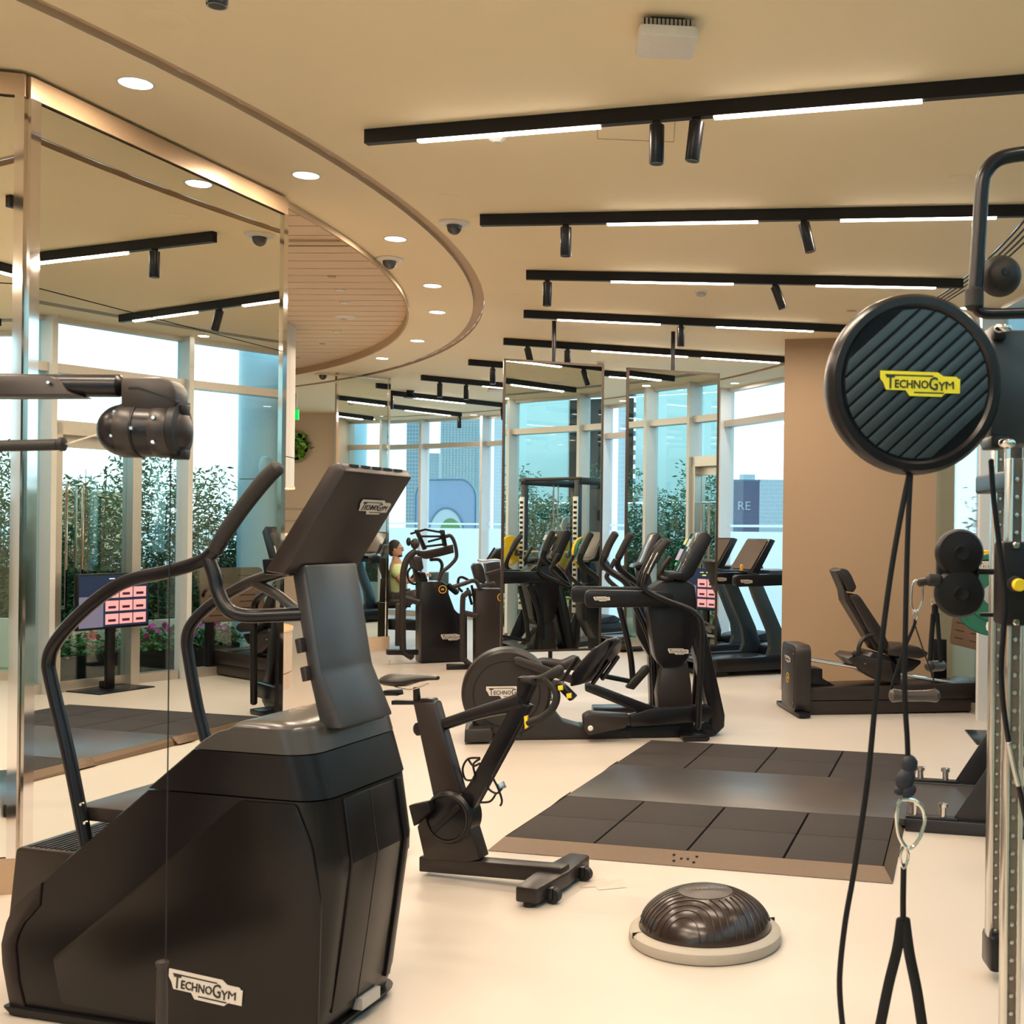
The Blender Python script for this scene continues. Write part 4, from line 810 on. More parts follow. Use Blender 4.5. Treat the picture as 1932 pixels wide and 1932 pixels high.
# striped disc
dc = rat(1729, 725, 2.9); M_ = Matrix.Translation(dc) @ Matrix.Rotation(math.radians(9), 4, 'Z') @ Matrix.Rotation(math.radians(2), 4, 'X')
b = MB(); b.lathe([(.188, -.004), (.196, -.012), (.212, -.010), (.222, .004), (.224, .03), (.215, .07), (.15, .085), (.001, .085)], ax='y', n=72); b.lathe([(.001, .0), (.188, .0), (.188, -.004)], ax='y', n=72)
dsk = b.obj('pulley_disc', BLK, rg); dsk.matrix_local = M_
FB = mat('disc_rib_face', (.028, .042, .052), .30)  # blue in this black stands in for reflected daylight
for k in range(-6, 7):
    off = k*.0295; ch = lambda v: math.sqrt(max(0, .184**2-v*v)); h0, h1 = ch(off-.0118), ch(off+.0118)
    if min(h0, h1) < .02: continue
    b = MB(); b.m = Matrix.Rotation(math.radians(-43), 4, 'Y'); b.prism([(-h0, off-.0118), (h0, off-.0118), (h1, off+.0118), (-h1, off+.0118)], -.008, .0, .0025); b.obj('face_rib', FB, dsk)
badge(dsk, (-.097, -.010, -.030), (1, 0, 0), (0, 0, 1), .205, True)
# suspension straps below the disc
def ST_(pts, Y, r, nm, m=BLK2, flat=.45, sm=8): return MB().tube([rat(x, y, Y) for x, y in pts], r, 10, sm, flat).obj(nm, m, rg)
ST_([(1716,893),(1700,970),(1681,1080),(1665,1200),(1651,1330),(1636,1480),(1612,1640),(1594,1745),(1584,1850),(1590,1940)], 2.92, .0072, 'long_strap')
ST_([(1718,893),(1713,1000),(1709,1150),(1707,1300),(1712,1400),(1713,1445)], 2.92, .0068, 'short_strap')
for k, (x, y, r_) in enumerate(((1716,1442,.020),(1708,1470,.024),(1714,1492,.017),(1697,1492,.012))): b = MB(); b.m = Matrix.Translation(rat(x, y, 2.92)) @ Matrix.Rotation(.5*k, 4, 'Y'); b.ell((0, 0, 0), (r_, r_*.6, r_*1.2), 14, 10); b.obj('rope_knot', mat('rope_navy', (.006, .009, .018), .6, bump=.6), rg)
def loop_(pts, Y, r, nm, m=CHR): pts = [rat(x, y, Y) for x, y in pts]; return MB().tube(spline(pts+[pts[0]], 5), r, 10, 0, cap=False).obj(nm, m, rg)
loop_([(1700,1508),(1692,1530),(1696,1575),(1712,1600),(1728,1592),(1742,1560),(1743,1530),(1725,1510)], 2.92, .0052, 'carabiner'); loop_([(1706,1596),(1698,1615),(1705,1638),(1714,1615)], 2.92, .004, 'ring')
ST_([(1705,1632),(1704,1690),(1704,1738)], 2.92, .0075, 'strap_neck'); ST_([(1701,1735),(1693,1790),(1676,1860),(1658,1950)], 2.92, .0135, 'handle_strap', flat=.25); ST_([(1707,1735),(1716,1800),(1730,1870),(1742,1950)], 2.92, .0135, 'handle_strap', flat=.25)
# lower double pulley and handles
for x, y, r_ in ((1811,1043,.071),(1811,1119,.074)):
    q = rat(x, y, 3.5); MB().lathe([(.0005, -.022), (.02, -.026), (.022, -.020), (r_*.9, -.012), (r_, .0), (r_, .02), (r_*.9, .03)], q, ax='y', n=40).obj('pulley_wheel', BLK2, rg)
rbox(1768, 1028, 1850, 1140, 3.53, .03, 'pulley_plate', BLK2, .01)
rbox(1844, 1074, 1900, 1084, 3.5, .02, 'pulley_bracket', BLK2, .003); rbox(1850, 1157, 1900, 1164, 3.5, .02, 'pulley_bracket', BLK2, .003)
MB().tube([rat(1772, 1095, 3.5), rat(1752, 1094, 3.5)], .019, 14).obj('swivel', RUB, rg); MB().tube([rat(1752, 1096, 3.5), rat(1734, 1100, 3.5)], .012, 12).obj('swivel_pin', BRN, rg)
loop_([(1728,1094),(1721,1105),(1720,1145),(1731,1152),(1739,1135),(1741,1110),(1737,1098)], 3.5, .0028, 'carabiner'); loop_([(1727,1148),(1722,1160),(1727,1170),(1731,1160)], 3.5, .0022, 'ring')
ST_([(1726,1168),(1724,1182),(1700,1240),(1681,1300)], 3.5, .005, 'handle_cord'); ST_([(1727,1182),(1745,1235),(1768,1300)], 3.5, .0022, 'handle_cord', flat=1)
MB().tube([rat(1684, 1312, 3.5), rat(1724, 1313, 3.5), rat(1766, 1312, 3.5)], [.021, .0165, .0160, .0165, .021], 18, 6).obj('handle_grip', mat('clear_grip', (.06, .048, .043), .25), rg)
loop_([(1762,1128),(1756,1134),(1762,1143),(1768,1134)], 3.6, .0018, 'ring'); ST_([(1764,1142),(1764,1158)], 3.6, .010, 'strap_neck', flat=.3); ST_([(1761,1158),(1757,1210),(1755,1250)], 3.6, .008, 'handle_strap', flat=.3); ST_([(1768,1158),(1772,1210),(1775,1248)], 3.6, .007, 'handle_strap', flat=.3)
MB().tube([rat(1754, 1257, 3.55), rat(1776, 1256, 3.66)], .0165, 16).obj('handle_grip', BRN, rg)
# carriage on the near upright
rbox(1891, 1022, 1950, 1181, 3.22, .10, 'lower_carriage', BLK2, .01); 
for x, y in ((1917,1030),(1917,1173)): MB().lathe([(.0005, -.010), (.007, -.010), (.0105, -.004), (.0105, .003)], rat(x, y, 3.215), ax='y', n=16).obj('bolt', CHR, rg)
q = rat(1919, 1103, 3.215); MB().lathe([(.0005, -.03), (.015, -.03), (.0175, -.025), (.0175, 0)], q, ax='y', n=24).obj('release_knob', YEL, rg); MB().lathe([(.018, -.008), (.022, -.006), (.022, 0)], q+Vector((-.006, 0, .002)), ax='y', n=24).obj('knob_collar', BRN, rg)
ST_([(1870,868),(1874,930),(1882,1000),(1893,1090),(1897,1130),(1893,1200),(1889,1260),(1893,1330),(1903,1400)], 3.15, .0075, 'hose', BLK, 1.); ST_([(1903,1400),(1914,1450),(1922,1482)], 3.15, .008, 'hose_tag', STL, 1.); ST_([(1922,1482),(1934,1540),(1945,1580)], 3.15, .0075, 'hose_end', BLK2, 1.)
MB().box((1.0, 3.32, 1.86), (1.06, 4.55, 1.93), .01).obj('side_beam', BLK, rg).location.x = .16
# ---------------------------------------------------------------- exercise bike
q = fl(960, 1668); BK = Frame((q.x, q.y), -19); bk = thing('exercise_bike', 'black indoor cycling bike with drop handlebars behind the stair climber', 'exercise bike', BK)
PR_(BK, [(790,1616),(1060,1638),(1062,1668),(790,1645)], -.045, .045, 'base_beam', BRN, bk, .008)
a_, b_ = fl(1018, 1700), fl(1098, 1640); la_ = ((a_.to_2d()-BK.o).dot(BK.u), (a_.to_2d()-BK.o).dot(BK.w)); lb_ = ((b_.to_2d()-BK.o).dot(BK.u), (b_.to_2d()-BK.o).dot(BK.w))
uc = (la_[0]+lb_[0])/2
def foot(u, name='floor_foot'):
    o = MB().prism([(u-.055, -.30), (u+.055, -.30), (u+.075, 0), (u+.055, .30), (u-.055, .30), (u-.075, 0)], .022, .095, .012, ax='z').obj(name, BRN, bk)
    for w_ in (-.26, .26): MB().lathe([(.03, 0), (.03, .02), (.02, .024)], (u, w_, 0), n=16).obj('rubber_pad', RUB, o)
    return o
ft = foot(uc)
for w_ in (-.19, .17): MB().lathe([(.034, -.018), (.034, .018)], (uc+.085, w_, .036), ax='y', n=20).obj('transport_wheel', RUB, ft); MB().box((uc+.05, w_-.028, .02), (uc+.09, w_+.028, .075), .006).obj('wheel_fork', BLK, ft)
MB().box((uc-.062, -.05, .04), (uc-.058, .0, .07)).obj('rating_label', WHT, ft, 0)
foot(uc-1.02)
PR_(BK, [(806,1530),(880,1540),(905,1622),(880,1628),(800,1622),(786,1560)], -.05, .05, 'stand', BRN, bk, .008)
PR_(BK, [(778,1326),(820,1324),(870,1500),(880,1532),(822,1532),(812,1484)], -.035, .035, 'seat_tube', BRN, bk, .012); PR_(BK, [(790,1318),(816,1318),(830,1360),(792,1360)], -.026, .026, 'seat_post', BLK, bk, .006)
PR_(BK, [(738,1322),(822,1323),(823,1330),(738,1330)], -.022, .022, 'seat_slide', BLK, bk, .003)
PR_(BK, [(722,1303),(748,1303),(750,1313),(722,1313)], -.03, .03, 'slide_knob', BLK, bk, .005); PR_(BK, [(779,1297),(787,1297),(790,1322),(779,1322)], -.012, .012, 'saddle_clamp', BLK, bk, .003)
s_ = MB(); cs = []
sdl = [((726,1283),.060,.022),((735,1284),.080,.034),((752,1285),.078,.038),((770,1285),.062,.036),((790,1281),.038,.024),((810,1279),.027,.018),((826,1280),.020,.012)]
vs, fs, n_ = [], [], 14
for (x, y), w_, h_ in sdl:
    q = BK.p(x, y, 0)
    for k in range(n_): t = 2*math.pi*k/n_; vs.append((q.x, w_*math.cos(t), q.z+h_*math.sin(t)*(1 if math.sin(t) > 0 else .7)))
for i in range(len(sdl)-1):
    for k in range(n_): fs.append((i*n_+k, i*n_+(k+1) % n_, (i+1)*n_+(k+1) % n_, (i+1)*n_+k))
fs.append(tuple(range(n_-1, -1, -1))); fs.append(tuple((len(sdl)-1)*n_+k for k in range(n_))); s_.add(vs, fs).obj('saddle', LEA, bk, 60)
for w_ in (-.02, .02): TB(BK, [(745,1296),(768,1301),(785,1299),(808,1290)], w_, .0035, 'saddle_rail', CHR, bk)
TB(BK, [(787,1376),(832,1368),(900,1346),(960,1330),(985,1322)], 0, [.030, .026, .028, .036, .042], 'top_tube', BLK, bk, 6, 16, 1.1)
PR_(BK, [(969,1322),(1000,1332),(893,1528),(880,1520),(868,1500),(884,1478),(955,1345)], -.030, .030, 'down_tube', BLK, bk, .010)
PR_(BK, [(975,1278),(1002,1276),(1008,1290),(990,1332),(973,1325)], -.026, .026, 'stem', BLK, bk, .006)
q = BK.p(856, 1538, 0); fw = MB().lathe([(.0005, -.068), (.10, -.070), (.118, -.060), (.128, -.05), (.128, .05), (.118, .06), (.0005, .068)], q, ax='y', n=56).obj('flywheel_cover', BLK, bk)
MB().lathe([(.108, -.074), (.114, -.074), (.114, -.060), (.108, -.060)], q, ax='y', n=56, closed=True).obj('cover_ring', GRY, fw)
b = MB(); b.m = Matrix.Translation(q) @ Matrix.Rotation(math.radians(-43), 4, 'Y'); b.box((-.10, -.078, -.014), (.10, -.07, .014), .004); b.obj('crank_arm', BLK2, fw)
PR_(BK, [(770,1520),(806,1512),(812,1530),(780,1560)], -.13, -.08, 'pedal', BLK2, bk, .006)
for wsg in (-1, 1):
    TB(BK, [(985,1282),(1012,1283),(1030,1278),(1045,1270),(1058,1262)], [0, wsg*.10, wsg*.17, wsg*.20, wsg*.20], [.018, .020, .022, .024, .022], 'bar_hood', RUB, bk)
    TB(BK, [(1030,1280),(1045,1297),(1050,1318),(1040,1340),(1020,1355),(996,1364)], wsg*.19, .018, 'drop_bar', RUB, bk)
TB(BK, [(1006,1283),(1004,1284)], [-.18, .18], .013, 'handle_cross', BLK, bk, 0)
TB(BK, [(1040,1285),(1060,1285),(1075,1262),(1090,1240)], .0, .010, 'console_arm', BLK, bk)
PR_(BK, [(1074,1296),(1078,1270),(1120,1224),(1146,1204),(1150,1210),(1140,1238),(1094,1292)], -.10, .10, 'console', BLK, bk, .010); PR_(BK, [(1082,1262),(1122,1220),(1124,1224),(1086,1268)], -.085, .085, 'screen', SCR, bk, .001)
for x in (0, 18): TB(BK, [(1118+x,1290-x*.5),(1148+x,1248-x*.5)], .0, .011, 'aero_grip', BLK, bk, 0)
TB(BK, [(1148,1245),(1160,1225),(1176,1210)], .10, .012, 'aero_bar', BLK, bk); TB(BK, [(1128,1262),(1150,1225),(1166,1208)], -.06, .012, 'aero_bar', BLK, bk)
PR_(BK, [(1044,1292),(1056,1286),(1084,1314),(1074,1324)], -.20, -.16, 'shifter', BLK, bk, .006)
for x, y in ((1056,1298),(1072,1313)): PR_(BK, [(x-4,y-4),(x+5,y-5),(x+6,y+4),(x-3,y+5)], -.206, -.19, 'yellow_button', YEL, bk, .002)
PR_(BK, [(988,1352),(994,1350),(996,1372),(990,1376)], -.205, -.19, 'yellow_button', YEL, bk, .002)
TB(BK, [(990,1360),(986,1378),(984,1390)], -.2, .004, 'brake_lever', BLK, bk)
for pts in ([(905,1430),(883,1432),(873,1450),(878,1470),(893,1472)], [(905,1432),(893,1442),(896,1462),(893,1472)], [(883,1432),(893,1445),(905,1440)], [(930,1468),(940,1488),(947,1510),(944,1520)], [(930,1468),(920,1485),(936,1497),(947,1488)], [(936,1497),(925,1512),(905,1514)]):
    for w_ in (-.03, .03): TB(BK, pts, w_, .0055, 'bottle_cage', BLK, bk, 4, 8)
PR_(BK, [(934,1480),(940,1478),(945,1490),(939,1493)], -.03, .03, 'cage_clip', STL, bk, .002)
# ---------------------------------------------------------------- cross trainer in front
q = fl(905, 1405); EL = Frame((q.x, q.y), 8.7); el = thing('cross_trainer', 'black cross trainer with a big round flywheel housing and long padded side rails', 'elliptical trainer', EL)
q = EL.p(956, 1309, .14); fwh = MB().lathe([(.0005, 0), (.262, 0), (.270, .006), (.330, .006), (.356, .03), (.362, .08), (.362, .20), (.350, .26), (.001, .28)], q, ax='y', n=72).obj('flywheel_housing', GRY, el)
MB().lathe([(.262, -.004), (.268, -.004), (.268, .01), (.262, .01)], q, ax='y', n=64, closed=True).obj('housing_groove', BLK2, fwh)
badge_on(el, EL, 917, 1318, 996, 1317, .14, -.006)
PR_(EL, [(888,1340),(1040,1335),(1062,1362),(1110,1376),(1190,1380),(1190,1394),(905,1397)], .16, .40, 'rear_skirt', GRY, el, .010)
PR_(EL, [(877,1376),(926,1374),(930,1384),(928,1400),(876,1402)], .0, .55, 'rear_foot', GRY, el, .012)
PR_(EL, [(1040,1372),(1340,1366),(1350,1386),(1330,1394),(960,1396),(960,1380)], .18, .42, 'base_beam', BLK, el, .010)
PR_(EL, [(1287,1389),(1338,1387),(1340,1395),(1334,1400),(1290,1401)], -.02, .62, 'front_foot', BLK, el, .008)
PR_(EL, [(1308,1140),(1326,1160),(1368,1350),(1367,1372),(1350,1388),(1332,1388),(1341,1366),(1340,1350),(1300,1180)], .20, .46, 'front_frame', BLK, el, .012)
PR_(EL, [(1222,1150),(1226,1112),(1246,1097),(1290,1093),(1311,1104),(1316,1140),(1312,1200),(1298,1245),(1283,1258),(1248,1260),(1236,1240)], .18, .46, 'shield_cover', BLK, el, .014, .03)
PR_(EL, [(1250,1256),(1298,1250),(1304,1290),(1310,1372),(1245,1376),(1240,1310)], .22, .42, 'lower_cover', BRN, el, .008)
badge_on(el, EL, 1260, 1235, 1299, 1235, .18, -.008)
PR_(EL, [(1264,1082),(1290,1082),(1305,1140),(1280,1145)], .26, .40, 'console_neck', BRN, el, .008)
ce_ = PR_(EL, [(1320,1007),(1333,1003),(1345,1015),(1308,1088),(1296,1097),(1262,1092),(1262,1080),(1285,1080)], .10, .54, 'console', BLK, el, .006)
PR_(EL, [(1318,1007),(1322,1008),(1287,1080),(1283,1079)], .13, .51, 'screen', SCR, ce_, .001)
sa, sb_ = EL.p(1317, 1006, .0), EL.p(1282, 1078, .0)
def eui(t0, t1, w0, w1, nm, m):
    a, b = sa.lerp(sb_, t0), sa.lerp(sb_, t1); n_ = Vector((-.0025, 0, .0012)); MB().prism([(a.x, a.z), (b.x, b.z), (b.x+n_.x, b.z+n_.z), (a.x+n_.x, a.z+n_.z)], w0, w1).obj(nm, m, ce_, 0)
eui(.16, .32, .34, .46, 'menu_tile', mat('tile_yellow', (.45, .42, .05), .3, emit=(.5, .45, .04), es=.35, var=0)); eui(.16, .36, .15, .27, 'menu_tile', mat('tile_grey', (.35, .38, .36), .3, emit=(.3, .33, .32), es=.35, var=0)); eui(.44, .74, .30, .48, 'menu_tile', mat('tile_violet', (.35, .26, .36), .3, emit=(.3, .22, .32), es=.35, var=0)); eui(.80, .88, .30, .38, 'menu_tile', mat('tile_green', (.02, .4, .06), .3, emit=(.02, .5, .06), es=.5, var=0))
for w_ in (.16, .48): TB(EL, [(1264,1052),(1250,1072),(1243,1086),(1252,1092),(1270,1092)], w_, [.020, .022, .020, .018, .018], 'fixed_grip', BRN, el)
RL = EL.uzs([(1104,1113),(1272,1116),(1272,1145),(1104,1147)], .0)
def rail(w0, du): return MB().prism([(u+du, z) for u, z in RL], w0, w0+.09, .006, rnd=.055).obj('side_rail', BLK, el)
rail(.0, 0); rail(.62, -.07); badge_on(el, EL, 1120, 1135, 1151, 1134, .0, -.005)
ARM = [(1258,1024),(1246,1036),(1230,1064),(1218,1088),(1215,1106),(1226,1118),(1258,1133),(1290,1145),(1312,1158),(1322,1178),(1322,1240),(1317,1374)]
TB(EL, ARM, -.04, .033, 'swing_arm', BLK, el, 6, 14, .8); P = [(x-8, y-3) for x, y in ARM[:10]]+[(1316,1240),(1308,1340)]; TB(EL, P, .72, .033, 'swing_arm', BLK, el, 6, 14, .8)
for w_, dx in ((-.04, 0), (.72, -8)): TB(EL, [(1260+dx,1020),(1246+dx,1037),(1234+dx,1058)], w_, [.030, .036, .034], 'arm_grip', RUB, el); TB(EL, [(1241+dx,1043),(1230+dx,1064),(1222+dx,1082)], w_-.034, .008, 'pulse_plate', CHR, el)
for pts, w_ in (([(1169,1146),(1180,1190),(1190,1240),(1194,1285)], .60), ([(1200,1146),(1222,1195),(1233,1240),(1236,1330)], .55), ([(1223,1146),(1240,1200),(1248,1285)], .5)): TB(EL, pts, w_, .026, 'pivot_link', BLK, el, 6, 12)
PR_(EL, [(1104,1290),(1112,1288),(1232,1334),(1232,1350),(1222,1352),(1104,1304)], .05, .12, 'link_beam', BLK, el, .010)
PR_(EL, [(1100,1352),(1112,1345),(1188,1350),(1190,1362),(1180,1374),(1112,1388),(1102,1378)], -.02, .14, 'foot_pedal', BRN, el, .014, .02); bolt(EL, 1114, 1374, -.022, .022, el, WHT, 'pivot_cap')
PR_(EL, [(1186,1350),(1225,1338),(1335,1330),(1346,1338),(1345,1352),(1330,1362),(1190,1372)], .02, .10, 'pedal_beam', BLK, el, .010, .02)
PR_(EL, [(968,1243),(976,1239),(1084,1276),(1088,1288),(1078,1290),(972,1254)], .08, .14, 'crank_arm', BRN, el, .010, .015)
PR_(EL, [(1016,1247),(1030,1245),(1062,1250),(1084,1240),(1096,1244),(1100,1256),(1090,1266),(1030,1262),(1017,1257)], .50, .72, 'foot_pedal', BRN, el, .012); PR_(EL, [(1095,1262),(1200,1284),(1198,1292),(1095,1272)], .55, .60, 'link_beam', BLK, el, .006)
PR_(EL, [(1181,1298),(1215,1258),(1224,1256),(1226,1268),(1196,1302)], .45, .55, 'guide_cover', GRY, el, .008)
# ---------------------------------------------------------------- second cross trainer just behind
q = fl(1180, 1350); E2_ = Frame((q.x, q.y), 8.7); e2 = thing('cross_trainer', 'second black cross trainer partly hidden behind the first one, beside the gap between pole mirrors', 'elliptical trainer', E2_)
for pts, w_ in (([(1160,1010),(1150,1026),(1140,1050),(1138,1064),(1152,1078),(1178,1096),(1200,1125)], .0), ([(1189,1012),(1180,1026),(1167,1052),(1166,1068),(1180,1084),(1205,1102),(1222,1130)], .5)):
    TB(E2_, pts, w_, .032, 'swing_arm', BLK, e2); TB(E2_, [(pts[0][0]+1, pts[0][1]-3), pts[1], pts[2]], w_, .036, 'arm_grip', RUB, e2)
for w_ in (.1, .4): TB(E2_, [(1161,1056),(1148,1080),(1146,1092),(1168,1112),(1190,1125)], w_, .022, 'fixed_grip', BRN, e2)
c2 = PR_(E2_, [(1234,1009),(1243,1005),(1248,1014),(1222,1070),(1196,1072),(1200,1066),(1212,1062)], .05, .48, 'console', BLK, e2, .006); PR_(E2_, [(1232,1009),(1235,1010),(1214,1063),(1211,1062)], .08, .45, 'screen', mat('grey_screen', (.22, .20, .19), .15), c2, .001)
PR_(E2_, [(1200,1072),(1224,1072),(1250,1180),(1258,1346),(1228,1346),(1222,1190)], .18, .34, 'column', BLK, e2, .01); PR_(E2_, [(1120,1336),(1262,1334),(1262,1350),(1120,1350)], .14, .38, 'base_beam', BLK, e2, .008)
PR_(E2_, [(1195,1120),(1240,1112),(1252,1150),(1250,1225),(1225,1240),(1202,1200)], .14, .38, 'shield_cover', BLK, e2, .012, .02)
# ---------------------------------------------------------------- leg press
q = fl(1500, 1352); LP = Frame((q.x, q.y), 9.); lp = thing('leg_press', 'low black horizontal leg press with a reclined padded seat in front of the beige pillar', 'leg press', LP)
zt = LP.uz(1502, 1218, 0)[1]
tw = MB().prism([(-.0, .03), (.52, .03), (.52, zt), (0, zt)], 0, .15, .008, ax='x', rnd=.09).obj('weight_housing', GRY, lp); MB().prism([(.03, .06), (.49, .06), (.49, zt-.03), (.03, zt-.03)], -.006, .004, .002, ax='x', rnd=.08).obj('housing_panel', BRN, tw)
badge(tw, (-.009, .36, zt-.18), (0, -1, 0), (0, 0, 1), .20); b = MB(); b.lathe([(.040, -.006), (.048, -.006), (.048, 0), (.040, 0)], (-.004, .26, zt*.50), ax='x', n=32, closed=True); b.obj('orange_ring', ORG, tw); MB().box((-.008, .245, zt*.5-.012), (-.004, .275, zt*.5+.012)).obj('ring_mark', ORG, tw, 0)
for w_ in (.05, .47):
    for z in (.12, zt-.08): MB().lathe([(.0005, -.008), (.006, -.008), (.006, 0)], (-.003, w_, z), ax='x', n=10).obj('bolt', CHR, tw)
MB().box((.0, -.14, .008), (.11, .72, .045), .008).obj('front_foot', BLK, lp)
PR_(LP, [(1524,1298),(1850,1288),(1862,1300),(1862,1318),(1524,1322)], .06, .48, 'upper_beam', BRN, lp, .006); PR_(LP, [(1526,1323),(1862,1318),(1862,1332),(1845,1341),(1526,1350)], .07, .47, 'lower_beam', BRN, lp, .01)
for w_ in (.12, .42): TB(LP, [(1522,1243),(1800,1289)], w_, .019, 'guide_rail', CHR, lp, 0)
PR_(LP, [(1528,1260),(1552,1262),(1552,1280),(1580,1296),(1528,1298)], .15, .40, 'damper', BLK, lp, .006)
PR_(LP, [(1600,1243),(1610,1236),(1640,1240),(1680,1247),(1690,1290),(1650,1280),(1625,1266)], .04, .50, 'carriage', BRN, lp, .010); PR_(LP, [(1640,1240),(1648,1230),(1672,1236),(1700,1262),(1700,1290),(1655,1284)], .08, .46, 'carriage_block', BLK, lp, .010)
bolt(LP, 1632, 1252, .035, .010, lp)
PR_(LP, [(1674,1224),(1700,1218),(1732,1220),(1752,1231),(1750,1238),(1735,1243),(1676,1236)], .03, .50, 'seat', LEA, lp, .014); PR_(LP, [(1688,1240),(1738,1246),(1738,1252),(1722,1266),(1700,1272)], .10, .42, 'seat_support', BLK, lp, .010)
PR_(LP, [(1577,1078),(1584,1074),(1594,1112),(1604,1128),(1658,1216),(1664,1232),(1650,1226),(1595,1134),(1592,1114)], .16, .38, 'back_frame', BRN, lp, .006)
PR_(LP, [(1580,1077),(1590,1072),(1600,1075),(1607,1085),(1617,1108),(1611,1118),(1600,1116),(1590,1092)], .12, .42, 'headrest', LEA, lp, .012, .02); PR_(LP, [(1604,1124),(1616,1120),(1624,1126),(1664,1186),(1678,1216),(1674,1226),(1662,1226),(1648,1204)], .08, .46, 'backrest', LEA, lp, .012, .02)
for w_ in (.10, .40): TB(LP, [(1619,1243),(1621,1218),(1632,1202),(1648,1197)], w_, .020, 'seat_bracket', GRY, lp, 6, 10, 1.6)
TB(LP, [(1612,1232),(1612,1238)], [-.02, .12], .022, 'hand_grip', RUB, lp, 0)
uf = LP.uz(1850, 1222, -.02)[0]
fp = MB(); fp.m = Matrix.Translation((uf, 0, .60)) @ Matrix.Rotation(math.radians(7), 4, 'Y'); fp.prism([(-.10, 0), (.70, 0), (.70, .62), (-.10, .62)], -.02, .02, .006, ax='x', rnd=.07); fo = fp.obj('foot_plate', mat('foot_plate_brown', (.10, .065, .045), .5), lp)
for k in range(7):
    for w0_ in (.0, .38): b = MB(); b.m = fp.m; b.box((-.024, w0_, .07+k*.075), (-.018, w0_+.20, .078+k*.075)).box((.018, w0_, .07+k*.075), (.024, w0_+.20, .078+k*.075)); b.obj('plate_rib', BLK2, fo, 0)
PR_(LP, [(1850,1215),(1862,1205),(1864,1330),(1858,1342),(1844,1342)], -.02, .06, 'end_post', BLK, lp, .008); PR_(LP, [(1796,1215),(1822,1215),(1822,1292),(1796,1292)], .46, .54, 'end_post', BLK, lp, .008, wt=.0)
MB().box((uf-.02, -.12, .0), (uf+.10, .68, .05), .008).obj('rear_foot', BLK, lp)
TB(LP, [(1868,1210),(1866,1180),(1850,1160),(1838,1155)], [.0, -.05, -.08, -.10], .018, 'side_handle', BLK, lp)
# ---------------------------------------------------------------- treadmills along the windows
def treadmill(o, ang, lab, first=[None]):
    loc = (o[0], o[1], 0)
    if first[0]: return dup(first[0], loc, math.radians(ang), lab)
    t = thing('treadmill', lab, 'treadmill', loc=loc, rz=math.radians(ang), group='treadmills facing the curved windows'); first[0] = t; L = 1.70
    MB().prism([(0, .06), (.04, .05), (L, .06), (L, .24), (.10, .21), (0, .17)], .0, .10, .02).obj('side_step', BLK, t); MB().prism([(0, .06), (.04, .05), (L, .06), (L, .24), (.10, .21), (0, .17)], .66, .76, .02).obj('side_step', BLK, t)
    MB().box((.03, .10, .15), (L-.1, .66, .195), .01).obj('running_belt', mat('belt_black', (.03, .032, .036), .25), t); MB().prism([(-.02, .04), (.20, .04), (.20, .20), (.04, .22), (-.02, .18)], -.01, .20, .02).obj('rear_bumper', BRN, t)
    MB().box((.1, .02, .0), (.35, .74, .06), .01).obj('floor_foot', BLK2, t); MB().box((1.3, .02, .0), (1.55, .74, .06), .01).obj('floor_foot', BLK2, t)
    MB().prism([(1.10, .2), (1.66, .2), (1.68, .30), (1.55, .36), (1.18, .30)], .04, .72, .03).obj('motor_hood', BLK, t)
    UPM = mat('treadmill_upright', (.030, .045, .055), .35)
    for w_ in (.02, .66):
        MB().prism([(.88, .20), (1.14, .20), (1.16, .34), (1.10, .52), (.80, 1.12), (.62, 1.12), (.70, .92), (.90, .50), (.93, .32)], w_, w_+.08, .02).obj('upright', UPM, t)
        r_ = MB().prism([(.44, 1.05), (1.42, 1.07), (1.42, 1.21), (.44, 1.19)], w_-.01, w_+.09, .01, rnd=.05).obj('side_rail', BLK, t)
        badge(r_, (.50, w_-.014, 1.09), (1, 0, 0), (0, 0, 1), .16)
    MB().prism([(.95, 1.16), (1.42, 1.18), (1.42, 1.24), (.95, 1.24)], .06, .70, .01).obj('cross_shelf', mat('shelf_blue_black', (.05, .06, .07), .3), t)
    c = MB().prism([(.70, 1.22), (.96, 1.62), (1.03, 1.60), (.80, 1.20)], .10, .66, .01).obj('console', BLK, t); MB().prism([(.712, 1.25), (.935, 1.595), (.930, 1.60), (.705, 1.255)], .13, .63).obj('screen', mat('tread_screen', (.10, .075, .065), .12), c, 0)
    MB().tube([(.62, .2, 1.24), (.62, .2, 1.30)], .02, 10).obj('stop_key', ORG, t)
    return t
treadmill((.34, 13.62), 26, 'nearest black treadmill, beside the beige pillar'); treadmill((.02, 15.05), 31, 'second black treadmill, just behind the nearest one'); treadmill((-.70, 16.35), 36, 'third black treadmill, seen past the edge of the second pole mirror'); treadmill((-2.05, 17.55), 42, 'fourth black treadmill, seen in the gap between the pole mirrors')
